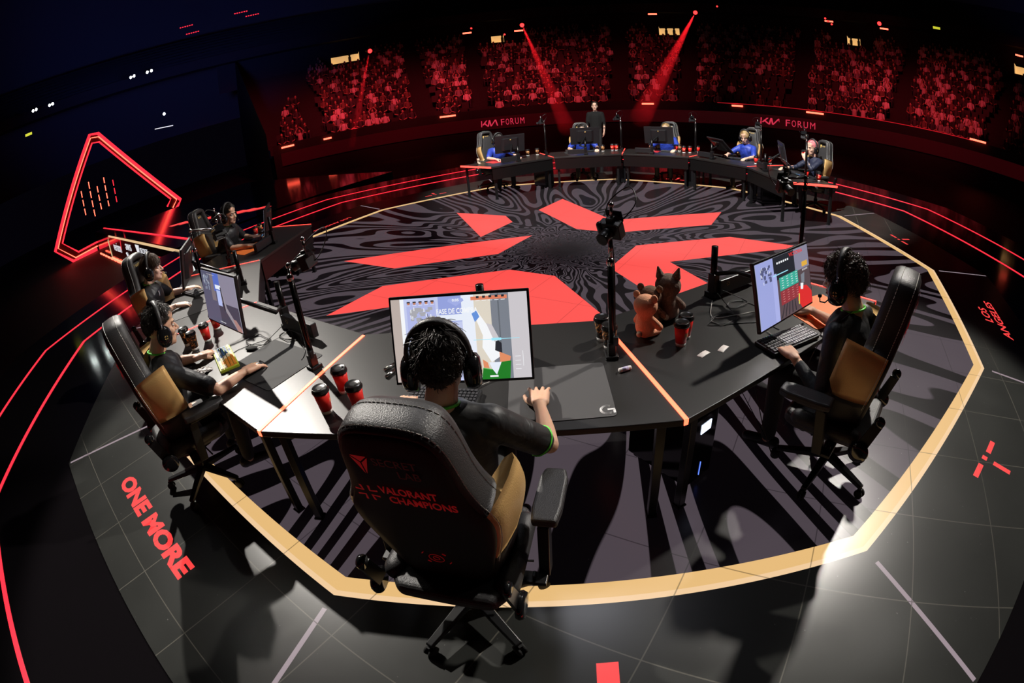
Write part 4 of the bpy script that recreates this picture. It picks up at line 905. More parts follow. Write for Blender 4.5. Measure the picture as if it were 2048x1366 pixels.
def scr_right(root, W, H):
    s = Scr(root, W, H)
    s.rect(LV, 0,0,0.34,1); s.rect(DK, 0.30,0,0.72,0.36); s.rect(C('greyv',0.25,0.24,0.33), 0.70,0,1,0.45); s.rect(BRN, 0.34,0.36,1,1); s.rect(C('lav2',0.40,0.44,0.80), 0.26,0.25,0.34,1)
    minimap(s, 0.07,0.06,0.20,0.28, C('navy',0.10,0.11,0.22)); s.rect(CY, 0.28,0.27,0.56,0.285)
    s.rect(TE, 0.38,0.34,0.74,0.55); s.rect(MR, 0.38,0.56,0.74,0.78)
    for i in range(5):
        for j in range(4): s.rect(WH if (i+j) % 2 else PALE, 0.42+0.09*j,0.36+0.038*i,0.455+0.09*j,0.368+0.038*i); s.rect(C('pink',0.7,0.25,0.25), 0.42+0.09*j,0.58+0.038*i,0.455+0.09*j,0.588+0.038*i)
    s.rect(C('gold',0.75,0.42,0.06), 0.84,0.25,0.96,0.33)
    for i in range(6): s.rect(LG, 0.84+0.02*i,0.37,0.852+0.02*i,0.40); s.rect(WH, 0.36+0.04*i,0.09,0.385+0.04*i,0.12)
    s.poly(RD, [(0.74,0.62),(0.90,0.66),(1,0.80),(1,1),(0.78,1),(0.70,0.84)]); s.poly(WH, [(0.78,0.58),(0.84,0.60),(0.82,0.70),(0.77,0.68)]); s.poly(C('yel',0.7,0.65,0.1), [(0.72,0.74),(0.745,0.74),(0.73,0.92),(0.71,0.90)]); s.poly(GREY, [(0.80,0.45),(0.88,0.43),(0.86,0.60),(0.80,0.58)])
    for i in range(5): s.poly(DK, [(0.36+0.07*i,0.98),(0.38+0.07*i,0.98),(0.44+0.05*i,0.78),(0.43+0.05*i,0.78)])
    s.done(); s.text('VICTORIA', ('red',RD[1]), 0.60,0.085,0.28,0.06)
def scr_left(root, W, H):
    s = Scr(root, W, H)
    s.rect(C('dusk',0.10,0.10,0.16), 0,0,0.55,1); s.rect(C('dusk2',0.26,0.24,0.32), 0.55,0,1,0.55); s.rect(C('dusk3',0.06,0.06,0.09), 0.45,0.55,1,1); s.rect(C('tan2',0.20,0.17,0.19), 0.28,0.05,0.40,0.55)
    s.rect(C('bluec',0.10,0.16,0.55), 0.38,0,0.56,0.35); s.rect(PALE, 0.42,0.22,0.58,0.30); s.rect(C('bluel',0.45,0.52,0.85), 0.44,0.32,0.56,0.62)
    minimap(s, 0.06,0.05,0.20,0.32, C('mapd',0.22,0.25,0.34))
    s.poly(C('gun',0.30,0.28,0.32), [(0.58,0.30),(0.60,0.30),(0.68,0.62),(0.96,0.98),(0.88,1.0),(0.64,0.70)]); s.poly(DK, [(0.56,0.25),(0.585,0.25),(0.63,0.66),(0.60,0.70)]); s.poly(C('arm',0.40,0.22,0.20), [(0.80,0.80),(0.88,0.80),(1.0,0.94),(1.0,1.0),(0.88,1.0)])
    for i in range(8): s.rect(LG, 0.20+0.03*i,0.04,0.215+0.03*i,0.055)
    for i in range(5): s.rect(WH, 0.40+0.035*i,0.94,0.42+0.035*i,0.955)
    s.done()
mon_l = {1:('monitor in the foreground showing a pale game scene behind the seen-from-behind player', scr_center), 2:('monitor of the bearded player at the right showing green and red score panels', scr_right),
         0:('monitor at the left desk showing a dusky game scene', scr_left), -1:('monitor seen from its edge in front of the curly haired player at the left', None), -2:('monitor seen from behind at the far left end of the near desks', None)}
MP = {1:(0.045,0.20,0.835,0.0,-20,0.625,0.385), 2:(0.02,0.19,0.80,3,-15,0.615,0.365), 0:(0.0,0.395,0.895,0.5,-7,0.60,0.36), -1:(0.0,0.27,0.88,0,-12,0.60,0.36), -2:(-0.13,0.66,0.80,24,-10,0.56,0.34)}
def pole_mount(Ms, x, y, ztop, label, mx, my, mz, bx=0.20, bl=0.36):
    root = empty('monitor_mount', Ms @ TR(x,y,TH), label, 'monitor mount', 'black monitor mounts at the back edge of the desks')
    p = MB(); p.lathe([(0.023,0.0),(0.023,ztop-TH)], 18); p.build('pole', MT['tubeblk'], root)
    c = MB(); c.box((0,0,0.02),(0.075,0.09,0.04)); c.box((0,-0.005,0.10),(0.058,0.06,0.14)); c.build('clamp', MT['black'], root, 0.006)
    a = MB(); e = Vector((mx-x, my-y, mz-TH)); k = Vector((0.30, 0.05, e.z-0.02))
    a.box((bx,-0.03,0.075),(bl,0.05,0.10)); a.build('cable_box', MT['plastic'], root, 0.006)
    b = MB(); b.tube([(0,-0.02,0.17),(k.x*0.35,-0.12,0.19),tuple(e)], 0.016, 8); b.build('arm', MT['black'], root)
    g = MB()
    for a_ in (0,60,120,180,240,300): g.add([(0.10+0.006*cos(radians(a_)),-0.0565,0.09+0.006*sin(radians(a_))),(0.10+0.017*cos(radians(a_-14)),-0.0565,0.09+0.017*sin(radians(a_-14))),(0.10+0.017*cos(radians(a_+14)),-0.0565,0.09+0.017*sin(radians(a_+14)))],[(0,1,2)])
    g.build('emblem', MT['goldmark'], root)
where_n = {1:'the foreground player', 2:'the bearded player at the right', 0:'the short haired player at the lower left', -1:'the curly haired player at the left', -2:'the player at the far left end'}
for k, (x,y,z,yaw,tilt,W_,H_) in MP.items():
    Mw = NEAR[k] @ TR(x,y,z,radians(yaw),radians(tilt)); monitor(Mw, W_, H_, mon_l[k][0], mon_l[k][1])
    mid = Vector((x, y+0.11, z+H_/2-0.02)); pole_mount(NEAR[k], 0.07, 0.86, 1.035, 'black pole and arm holding the monitor of '+where_n[k], mid.x, mid.y, mid.z, 0.22 if k != 1 else -0.1, 0.40 if k != 1 else 0.24)
MPF = {0:(-0.02,0.36,0.86,-12), 1:(-0.02,0.36,0.88,0), 2:(0.05,0.36,0.88,4), 3:(0.18,0.40,0.84,-22), 4:(0.16,0.42,0.86,-20)}
for k, (x,y,z,yaw) in MPF.items():
    Mw = FAR[k] @ TR(x,y,z,radians(yaw),radians(-12 if k != 3 else -45)); monitor(Mw, 0.62, 0.36, ['black monitor seen from behind, leftmost across the stage','black monitor seen from behind, second from the left across the stage','black monitor seen from behind, middle one across the stage','tilted black monitor of the blond far player','black monitor of the pink haired far player'][k], None)
    pole_mount(FAR[k], x+0.05, 0.80, 1.0, 'monitor mount on the far desk, number %s from the left' % ['one','two','three','four','five'][k], x, y+0.11, z+0.15)

# ---------------------------------------------------------------- keyboards, mice, pads
def keyboard(Mw, W, D, label, kind='black', tilt=4):
    root = empty('keyboard', Mw, label, 'keyboard')
    b = MB(); b.box((0,0,0.013),(W,D,0.022)); b.build('case', MT['lime'] if kind == 'art' else MT['plastic'], root, 0.004)
    nx = int(W/0.0205); ny = 5 if D < 0.15 else 6; k = MB(); ms = {'black':[MT['key']], 'grey':[MT['keyw'],MT['key']], 'art':[MT['keyo'],MT['keyb'],MT['keyor'],MT['keyw']]}[kind]
    for j in range(ny):
        x = -W/2+0.008; i = 0
        while x < W/2-0.018:
            w_ = 0.0185
            if j == 0 and 3 <= i <= 3: w_ = 0.11
            elif (i == 0 and j in (1,2,3)) : w_ = 0.030
            w_ = min(w_, W/2-0.008-x); y0 = -D/2+0.010+j*((D-0.016)/ny); dy = (D-0.016)/ny-0.0035
            mi = 0
            if kind == 'grey': mi = 0 if (x > -W*0.2) else 1
            if kind == 'art': u = (x/W)*1.2+(j/ny)*0.9+0.25*sin(9*x/W); mi = 2 if u > 0.62 else (0 if u > 0.25 else (1 if u > -0.25 else 3))
            z0, z1 = 0.024, 0.033; c = 0.002
            k.add([(x,y0,z0),(x+w_,y0,z0),(x+w_,y0+dy,z0),(x,y0+dy,z0),(x+c,y0+c,z1),(x+w_-c,y0+c,z1),(x+w_-c,y0+dy-c,z1),(x+c,y0+dy-c,z1)],
                  [(4,5,6,7),(0,1,5,4),(1,2,6,5),(2,3,7,6),(3,0,4,7)], mi)
            x += w_+0.002; i += 1
    k.build('keycaps', ms, root)
    if kind != 'art':
        l = MB()
        for i in range(6): l.box((-W/2+0.03+i*0.022, D/2-0.006, 0.0255),(0.006,0.003,0.002), None, i % 2)
        l.build('backlight', [MT['blue'], emat('teal_led',(0.05,0.7,0.6),2.0)], root)
    return root
def mouse(Mw, label, m='plastic'):
    root = empty('mouse', Mw, label, 'mouse')
    b = MB(); b.ell((0,0,0.012),(0.031,0.060,0.026)); b.cap((0,-0.03,0.012),(0,0.035,0.010),0.027,0.026,fl=0.8); remesh(b, 'shell', MT[m], 0.004, 3, root)
    w_ = MB(); w_.lathe([(0.009,-0.003),(0.009,0.003)], 10, TR(0,0.035,0.034,0,0,pi/2)); w_.build('scroll_wheel', MT['rubber'], root)
def pad(Mw, W, D, m, label, rad=0.02):
    P = []
    for cx, cy, a0 in ((W/2-rad,D/2-rad,0),(-W/2+rad,D/2-rad,90),(-W/2+rad,-D/2+rad,180),(W/2-rad,-D/2+rad,270)):
        for i in range(5): a = radians(a0+i*22.5); P.append((cx+rad*cos(a), cy+rad*sin(a)))
    b = MB(); b.prism(P, 0.0, 0.0035); o = b.build('mouse_pad', MT[m]); o.matrix_world = Mw; return tag(o, label, 'mouse pad')
Z = TH
pc_ = pad(NEAR[1] @ TR(0.475,0.300,Z,radians(2)), 0.49,0.47,'pad','large grey mouse pad with a white letter emblem beside the foreground player')
g = MB(); g.tube([(0.207+0.030*cos(radians(a)),-0.185+0.030*sin(radians(a)),0.0042) for a in range(60,301,20)],0.006,4); g.box((0.225,-0.183,0.0042),(0.034,0.011,0.001)); g.box((0.238,-0.198,0.0042),(0.011,0.028,0.001)); g.build('emblem', MT['white'], pc_)
pad(NEAR[2] @ TR(0.50,0.225,Z,radians(-14)), 0.46,0.40,'padorange','bright orange mouse pad at the right desk')
pad(NEAR[0] @ TR(0.44,0.47,Z,radians(4)), 0.56,0.46,'padblk','black mouse pad under the hand of the player at the lower left')
pad(NEAR[-1] @ TR(0.33,0.29,Z,radians(8)), 0.46,0.38,'pad','grey mouse pad of the curly haired player at the left')
pad(NEAR[-2] @ TR(0.12,0.53,Z,radians(-28)), 0.50,0.40,'padorange','orange mouse pad at the far left end of the near desks')
keyboard(NEAR[1] @ TR(-0.09,0.275,Z,radians(-8)), 0.37,0.14,'black tenkeyless keyboard under the left hand of the foreground player','black')
keyboard(NEAR[2] @ TR(-0.055,0.125,Z+0.002,radians(-8)), 0.41,0.17,'black keyboard with grey keys before the bearded player at the right','grey')
keyboard(NEAR[0] @ TR(0.04,0.30,Z,radians(-16)), 0.39,0.145,'colourful keyboard with cream, orange and blue keys and a lime case','art')
keyboard(NEAR[-1] @ TR(-0.17,0.26,Z,radians(35)), 0.36,0.14,'black keyboard standing askew at the curly haired player','black')
keyboard(NEAR[-2] @ TR(-0.30,0.36,Z,radians(20)), 0.36,0.14,'black keyboard at the far left end of the near desks','black')
mouse(NEAR[1] @ TR(0.38,0.245,Z+0.004,0), 'black mouse under the right hand of the foreground player')
mouse(NEAR[2] @ TR(0.375,0.305,Z+0.004,0), 'dark mouse on the bright orange pad at the right', 'rubber')
mouse(NEAR[0] @ TR(0.415,0.37,Z+0.004,0.1), 'black mouse under the hand of the player at the lower left')
mouse(NEAR[-1] @ TR(0.235,0.245,Z+0.004,0), 'white mouse under the hand of the curly haired player', 'white')
mouse(NEAR[-2] @ TR(0.13,0.59,Z+0.004,0), 'white mouse on the orange pad at the far left end', 'white')
for k in range(5):
    hx = FP[k][7][0]
    pad(FAR[k] @ TR(hx+0.25,0.30,Z,0), 0.42,0.36, 'padred' if k in (0,2) else 'padblk', ['red mouse pad on the leftmost far desk','black mouse pad on the second far desk from the left','red mouse pad on the middle far desk','black mouse pad of the blond far player','black mouse pad of the pink haired far player'][k])
    keyboard(FAR[k] @ TR(hx-0.16,0.27,Z,0.1), 0.36,0.13, ['black keyboard on the leftmost far desk','black keyboard on the second far desk from the left','black keyboard on the middle far desk','black keyboard of the blond far player','black keyboard of the pink haired far player'][k])
    mouse(FAR[k] @ TR(hx+0.24,0.32,Z+0.004,0), ['dark mouse on the leftmost far desk','dark mouse on the second far desk from the left','dark mouse on the middle far desk','dark mouse of the blond far player','dark mouse of the pink haired far player'][k])

# ---------------------------------------------------------------- paper cups
def make_cup(kind):
    root = empty('paper_cup')
    b = MB(); b.lathe([(0.027,0.0),(0.0285,0.018)], 22); b.build('cup_base', MT['cupwhite'], root)
    b = MB(); b.lathe([(0.0285,0.018),(0.0385,0.112)], 22); c = b.build('cup_body', MT['cupred'] if kind == 'red' else MT['flame'], root)
    if kind == 'red':
        l = MB(); l.add([(0.0345*cos(a)*1.0,0.0345*sin(a),z) for z in (0.055,0.083) for a in [radians(-28+i*8) for i in range(8)]], [(i,i+1,9+i,8+i) for i in range(7)]); l.build('cup_print', mat('cup_print', (0.85,0.34,0.2), 0.5), root)
    d = MB(); d.lathe([(0.0385,0.108),(0.0425,0.110),(0.0428,0.118),(0.040,0.121),(0.0385,0.128),(0.036,0.133),(0.033,0.131),(0.012,0.130),(0.0,0.130)], 24); d.box((0,-0.022,0.133),(0.014,0.008,0.003)); d.build('lid', MT['lid'], root)
    return root
cupR = make_cup('red'); cupF = make_cup('flame'); used = {'r':False,'f':False}
def cup(kind, Mw, label, group=None, s=1.0):
    src = cupR if kind == 'r' else cupF; c = src if not used[kind] else copy_tree(src); used[kind] = True
    c.matrix_world = Mw @ Matrix.Diagonal((s,s,s,1)); return tag(c, label, 'paper cup', group)
N1, N2, N0, Nm1, Nm2 = NEAR[1], NEAR[2], NEAR[0], NEAR[-1], NEAR[-2]
cup('r', N1 @ TR(-0.690,0.185,Z,0.4), 'red paper cup with black lid nearest the orange strip left of the foreground chair', None, 1.12)
cup('r', N1 @ TR(-0.655,0.372,Z,2.0), 'red paper cup with black lid behind the other two beside the foreground chair', None, 1.12)
cup('r', N1 @ TR(-0.515,0.215,Z,1.2), 'red paper cup half hidden behind the top of the foreground chair', None, 1.12)
cup('f', N1 @ TR(0.765,0.70,Z,0), 'dark cup at the foot of the camera pole right of the foreground monitor', None, 1.1)
cup('f', N1 @ TR(0.735,0.80,Z,0.4), 'dark cup standing behind the camera pole right of the foreground monitor', None, 1.1)
cup('r', N2 @ TR(-0.578,0.515,Z,-1.35), 'bright red paper cup in front of the plush toys on the right desk', None, 1.1)
cup('r', N2 @ TR(-0.497,0.560,Z,0.8), 'red paper cup just behind the bright red cup on the right desk', None, 1.1)
cup('f', N0 @ TR(-0.600,0.232,Z,0), 'black cup with orange flame pattern, the farther left of the flame pair', None, 1.1)
cup('f', N0 @ TR(-0.430,0.236,Z,1), 'black cup with orange flame pattern, nearest the bright keyboard', None, 1.1)
cup('r', N0 @ TR(-0.462,0.372,Z,-1), 'red paper cup right of the flame cups', None, 1.1)
cup('r', N0 @ TR(-0.600,0.530,Z,-1), 'red paper cup under the left monitor corner by the red strip', None, 1.1)
cup('r', Nm2 @ TR(-0.60,0.16,Z), 'red cup nearest the far left player on his desk'); cup('f', Nm2 @ TR(-0.75,0.15,Z), 'flame pattern cup behind the red cup of the far left player'); cup('f', Nm2 @ TR(-0.84,0.24,Z), 'flame pattern cup at the far end of the far left player desk')
FC_ = {0:[('f',-0.555,0.18),('f',-0.76,0.24)], 1:[('f',-0.40,0.387),('r',-0.635,0.276),('r',-0.72,0.305)], 2:[('r',-0.27,0.153),('f',-0.342,0.119),('r',-0.49,0.339),('r',-0.612,0.277),('r',-0.758,0.102)], 3:[('r',-0.616,0.452),('r',-0.751,0.141)], 4:[('r',-0.343,0.245),('r',-0.495,0.095),('r',-0.62,0.16)]}
on = ['first','second','third','fourth','fifth']
for k, L in FC_.items():
    for i, (kd, x, y) in enumerate(L): cup(kd, FAR[k] @ TR(x,y,Z,i), '%s cup, %s from the left on the %s far desk from the left' % ('red' if kd == 'r' else 'flame pattern', on[i], on[k]), 'cups on the far desks', 1.15)
# cup held by the pink haired player
cup('r', FAR[4] @ TR(0.075,0.03,1.01,0.0,-0.5), 'red cup held to the mouth by the pink haired far player', None, 0.85)

# ---------------------------------------------------------------- plush toys
def plush(Mw, m, s, label, ears='round'):
    root = empty('plush_toy', Mw, label, 'plush toy'); P = MT[m]
    b = MB(); b.ell((0,0,0.075),(0.062,0.055,0.080)); b.ell((0,0.004,0.205),(0.076,0.070,0.070)); b.cap((0,0,0.12),(0,0,0.17),0.045,0.05)
    for sx in (-1,1): b.cap((sx*0.05,0.01,0.12),(sx*0.082,0.035,0.075),0.022,0.024); b.cap((sx*0.032,0.02,0.03),(sx*0.042,0.075,0.022),0.027,0.024)
    b.ell((0,0.068,0.19),(0.03,0.022,0.022))
    for v in range(len(b.v)): b.v[v] = tuple(c*s for c in b.v[v])
    remesh(b, 'body', P, 0.006, 3, root)
    for sx in (-1,1):
        e = MB()
        if ears == 'round': e.ell((sx*0.062*s,0,0.262*s),(0.024*s,0.014*s,0.026*s))
        else: e.cap((sx*0.045*s,0,0.262*s),(sx*0.058*s,0,0.31*s),0.026*s,0.006*s)
        e.build('ear', P, root)
        f = MB(); f.ell((sx*0.045*s,0.088*s,0.018*s),(0.018*s,0.016*s,0.018*s)); f.build('paw', MT['plushD'], root)
    t = MB(); t.ell((0,-0.058*s,0.04*s),(0.018*s,0.018*s,0.018*s)); t.build('tail', MT['plushD'], root)
plush(N2 @ TR(-0.675,0.715,Z,radians(-75)), 'plushA', 0.95, 'orange plush bear, leftmost of the three toys, with its back to the camera')
plush(N2 @ TR(-0.565,0.80,Z,radians(-60)), 'plushB', 0.93, 'fluffy dark brown plush toy between the other two')
plush(N2 @ TR(-0.42,0.80,Z,radians(-50)), 'plushC', 1.08, 'taupe plush cat with pointed ears, rightmost of the three toys', 'cat')
plush(FAR[0] @ TR(0.66,0.22,Z,0.4), 'plushD', 0.45, 'tiny pale toy on the leftmost far desk')

# ---------------------------------------------------------------- small things on the desks
def packet(Mw, label, w_=0.085, d_=0.036):
    b = MB(); n = 9; vs = []; fs = []
    for j in range(3):
        for i in range(n):
            x = -w_/2+w_*i/(n-1); y = -d_/2+d_*j/2; e = 0.012*sin(pi*i/(n-1))*(1 if j == 1 else 0.25); vs.append((x,y,0.001+e))
    for j in range(2):
        for i in range(n-1): fs.append((j*n+i,j*n+i+1,(j+1)*n+i+1,(j+1)*n+i))
    vs += [(-w_/2,-d_/2,0),(w_/2,-d_/2,0),(w_/2,d_/2,0),(-w_/2,d_/2,0)]; o = 27
    fs += [(o,o+3,o+2,o+1),(o,o+1,8,0),(o+2,o+3,18,26),(o+3,o,0,9,18),(o+1,o+2,26,17,8)]
    b.add(vs, fs, 0, True); ob = b.build('snack_packet', mat('snack_wrapper', (0.8,0.72,0.68), 0.45, var=0.25, bump=0.2, bscale=90)); ob.matrix_world = Mw; tag(ob, label, 'packet')
packet(N2 @ TR(-0.552,0.358,Z,radians(8)), 'white snack packet nearer the orange strip on the right desk'); packet(N2 @ TR(-0.421,0.328,Z,radians(16)), 'white snack packet nearer the keyboard on the right desk')
b = MB(); b.lathe([(0.011,-0.034),(0.012,-0.03),(0.012,0.03),(0.011,0.034)],16,TR(0,0,0.012,0,0,pi/2)); b.lathe([(0.0123,-0.018),(0.0123,0.018)],16,TR(0,0,0.012,0,0,pi/2),1); o = b.build('sweet_roll', [MT['paper'], mat('roll_label', (0.45,0.42,0.62),0.4)]); o.matrix_world = N1 @ TR(0.815,0.447,Z,radians(20)); tag(o, 'small white wrapped roll beside the grey mouse pad', 'packet')
for q_, (x,y,a_) in enumerate(((-0.455,0.60,1.0),(-0.43,0.53,1.15))):
    b = MB(); b.lathe([(0.0095,-0.04),(0.0095,0.04)],12,TR(0,0,0.0095,0,0,pi/2)); o = b.build('lip_balm', MT['chrome']); o.matrix_world = N1 @ TR(x,y,Z,a_); tag(o, ['small metallic tube lying left of the foreground monitor','small metallic tube lying just in front of the other one, left of the headset'][q_], 'tube')
b = MB(); rnd = random.Random(2); n = 8; vs = [(0.06*(i/(n-1)-0.5)*2+rnd.uniform(-.006,.006), 0.045*(j/(n-1)-0.5)*2+rnd.uniform(-.006,.006), 0.002+rnd.uniform(0,0.022)) for j in range(n) for i in range(n)]
b.add(vs, [(j*n+i,j*n+i+1,(j+1)*n+i+1,(j+1)*n+i) for j in range(n-1) for i in range(n-1)]); o = b.build('tissue', MT['paper']); o.matrix_world = N0 @ TR(0.02,0.115,Z,0.3); so = o.modifiers.new('s','SOLIDIFY'); so.thickness = 0.001; tag(o, 'crumpled white tissue before the player at the lower left', 'tissue')
# ---------------------------------------------------------------- cables
def cable(Ms, pts, label, r=0.0028, m='cable', grp=None):
    P = catmull([Vector(p) for p in pts], 7); b = MB(); b.tube(P, r, 6); o = b.build('cable', MT[m]); o.matrix_world = Ms; tag(o, label, 'cable', grp)
def coil(cx, cy, R0, turns, seed, z=Z+0.004):
    rnd = random.Random(seed); P = []
    for i in range(int(turns*8)+1):
        a = i*pi/4; P.append((cx+R0*cos(a)*rnd.uniform(0.75,1.25), cy+R0*0.6*sin(a)*rnd.uniform(0.75,1.25), z+0.003*(i % 4)))
    return P
cable(N2, [(0.05,0.8,Z+0.05)]+coil(-0.13,0.56,0.11,2.6,1)+[(0.0,0.40,Z+0.004),(0.03,0.25,Z+0.004)], 'loops of black cable on the right desk behind the monitor')
cable(N2, [(0.10,0.82,Z+0.06)]+coil(0.10,0.66,0.08,2.0,2)+[(0.2,0.45,Z+0.004),(0.26,0.33,Z+0.004)], 'tangled black cable under the monitor of the bearded player')
cable(N2, [(-0.02,0.78,Z+0.02),(-0.18,0.63,Z+0.006),(-0.02,0.55,Z+0.006),(0.12,0.50,Z+0.006),(0.02,0.42,Z+0.006),(-0.05,0.30,Z+0.006),(-0.07,0.21,Z+0.006)], 'pale cable lying across the right desk to the keyboard', 0.0024, 'cablew')
cable(N0, [(0.10,0.80,Z+0.05)]+coil(0.02,0.60,0.12,2.2,3)+[(0.0,0.46,Z+0.004),(0.0,0.38,Z+0.004)], 'loops of black cable behind the bright keyboard at the left')
cable(N0, [(0.15,0.82,Z+0.04)]+coil(0.22,0.76,0.09,2.4,4), 'tangled black cable at the foot of the left monitor mount')
cable(N0, [(0.3,0.80,Z+0.01),(0.42,0.74,Z+0.006),(0.55,0.68,Z+0.01),(0.62,0.60,Z+0.006)], 'black cable running to the camera pole on the left desk')
cable(N1, [(0.10,0.72,Z+0.02),(0.19,0.55,Z+0.006),(0.10,0.49,Z+0.006),(0.20,0.46,Z+0.006),(0.28,0.54,Z+0.006),(0.2,0.66,Z+0.006),(0.12,0.80,Z+0.03)], 'black cable behind the foreground monitor', 0.0028)
cable(N1, [(0.12,0.60,Z+0.006),(0.17,0.50,Z+0.01),(0.20,0.57,Z+0.014),(0.16,0.63,Z+0.01)], 'pale cable loop under the foreground monitor', 0.0032, 'cablew')
cable(N1, [(0.03,0.33,Z+0.01),(0.14,0.42,Z+0.005),(0.28,0.46,Z+0.005),(0.33,0.52,Z+0.006)], 'thin pale cable from the foreground keyboard', 0.0022, 'cablew')
cable(N2, [(-0.16,-0.30,1.06),(-0.17,-0.16,0.86),(-0.20,-0.10,0.62),(-0.30,-0.12,0.40),(-0.26,-0.06,0.30),(-0.1,0.2,0.28),(0.0,0.5,0.30)], 'headset cable hanging beside the bearded player', 0.0022)
cable(N2, [(-0.42,0.10,0.62),(-0.40,-0.02,0.34),(-0.36,-0.10,0.16),(-0.28,-0.05,0.10),(-0.22,0.08,0.14),(-0.2,0.3,0.3)], 'cable hanging under the right desk', 0.0028)
b = MB(); b.ell((0,0,0.012),(0.05,0.03,0.012)); o = b.build('cable_hub', MT['rubber']); o.matrix_world = N0 @ TR(0.10,0.50,Z,0.6); tag(o, 'black cable hub lying by the cable loops on the left desk', 'hub')

# ---------------------------------------------------------------- player camera rigs on poles
def rig(Mw, label, ztop, elbow, head, lensdir, amber=False, loop=1):
    root = empty('camera_pole', Mw, label, 'camera stand'); z0 = 0
    p = MB(); p.lathe([(0.017,0.0),(0.017,ztop-TH)], 14); p.build('pole', MT['tubeblk'], root)
    c = MB(); c.box((0,0,0.010),(0.07,0.08,0.020)); c.box((0,0,0.05),(0.042,0.05,0.08)); c.box((0.02,-0.01,0.10),(0.03,0.03,0.05)); c.build('clamp', MT['black'], root, 0.004)
    t = MB(); e0 = Vector((0,0,ztop-TH)); e1 = Vector(elbow); e2 = Vector(head)
    t.ell(tuple(e0),(0.022,0.022,0.026)); t.tube([e0,e1],0.0095,8); t.ell(tuple(e1),(0.019,0.019,0.019)); t.tube([e1,e2],0.009,8); t.ell(tuple(e2),(0.017,0.017,0.017)); t.tube([e2,e2+Vector((0,0,0.06))],0.008,8); t.ell(tuple(e2+Vector((0,0,0.065))),(0.014,0.014,0.014))
    t.build('jointed_arm', MT['chrome'] if not amber else MT['tubeblk'], root)
    d = Vector(lensdir).normalized(); q = d.to_track_quat('Y','Z').to_matrix().to_4x4(); B = Matrix.Translation(e2+Vector((0,0,-0.055))) @ q
    b = MB(); b.box((0,0,0),(0.115,0.055,0.085), B); b.box((0,-0.01,0.05),(0.04,0.04,0.025), B); b.cap((0.05,0.02,-0.03),(0.05,0.02,0.03),0.018,0.018,M=B); b.build('camera_body', MT['plastic'], root, 0.006)
    l = MB(); l.lathe([(0.031,0.025),(0.031,0.050),(0.028,0.054),(0.028,0.082),(0.031,0.086),(0.031,0.096),(0.026,0.096)], 20, B @ Matrix.Rotation(-pi/2,4,'X')); l.build('lens', MT['plastic'], root)
    g = MB(); g.lathe([(0.0258,0.092),(0.01,0.095),(0.0,0.095)], 20, B @ Matrix.Rotation(-pi/2,4,'X')); g.build('lens_glass', MT['amber'] if amber else MT['lens'], root)
    s = MB(); s.box((0.0,-0.045,0.05),(0.09,0.006,0.055), B); s.build('flip_screen', MT['gloss'], root)
    k = MB(); P = catmull([B @ Vector((-0.03,-0.03,0.02)), B @ Vector((-0.10,-0.10,0.10)), B @ Vector((-0.02,-0.19,0.13)), B @ Vector((0.08,-0.12,0.06)), B @ Vector((0.03,-0.03,-0.02)), e1+Vector((0.01,0,-0.03)), e0+Vector((0.02,0.01,-0.06)), Vector((0.02,0.01,0.1))], 6)
    k.tube(P, 0.0032, 6); k.build('video_cable', MT['cable'], root)
rig(N1 @ TR(0.765,0.60,TH), 'tall black pole with a camera aimed at the foreground player', 1.21, (0.0,0.0,0.665), (0.01,0.0,0.755), (-0.55,-0.65,-0.30))
rig(N0 @ TR(0.78,0.59,TH), 'camera on a jointed pole at the left desk beside the orange strip', 1.25, (-0.02,0.02,0.635), (0.13,0.06,0.72), (-0.85,-0.45,-0.25))
rig(N2 @ TR(0.77,0.60,TH), 'camera with an amber lens on a tall pole behind the bearded player monitor', 1.40, (0.0,0.0,0.80), (-0.13,0.10,0.79), (-0.35,-0.9,-0.30), True)
rig(Nm1 @ TR(0.77,0.60,TH), 'camera on a jointed pole before the curly haired player at the left', 1.28, (-0.01,0.0,0.77), (-0.03,0.25,0.72), (-0.75,-0.5,-0.3))
rig(Nm2 @ TR(0.77,0.60,TH), 'camera on a pole hiding the face of the far left player', 1.26, (0.0,0.0,0.62), (-0.20,-0.22,0.60), (-0.8,-0.3,-0.1))
for k in range(5):
    rig(FAR[k] @ TR(-0.80,0.55,TH), 'camera pole on the %s far desk from the left' % on[k], 1.36, (0.0,0.0,0.76), (0.08,0.0,0.80), (0.6,-0.8,-0.3))

# ---------------------------------------------------------------- computers under the desks
def tower(Mw, label, screen=False):
    root = empty('computer', Mw, label, 'computer')
    b = MB(); b.box((0,0,0.25),(0.22,0.46,0.46)); b.build('case', MT['gloss'], root, 0.008)
    for sx in (-1,1):
        for sy in (-1,1): f = MB(); f.box((sx*0.08,sy*0.18,0.01),(0.03,0.03,0.02)); f.build('foot', MT['rubber'], root)
    if screen: s = MB(); s.box((0,-0.232,0.40),(0.085,0.004,0.06)); s.build('display', MT['blueled'], root)
    l = MB(); l.box((0,-0.232,0.10),(0.004,0.003,0.10)); l.build('power_light', MT['blue'], root)
for k, lab in ((1,'black computer under the foreground desk'),(0,'black computer under the left desk'),(-1,'black computer under the second desk from the left of the near ring'),(-2,'black computer under the far left desk of the near ring')): tower(NEAR[k] @ TR(-0.66,0.55,0.0), lab)
tower(N2 @ TR(-0.745,0.365,0.0,0.12), 'black computer with a small glowing white display under the right desk', True)
for k in range(5): tower(FAR[k] @ TR(-0.72 if k < 4 else 0.55,0.5,0.0), 'black computer under the %s far desk from the left' % on[k], k in (2,))
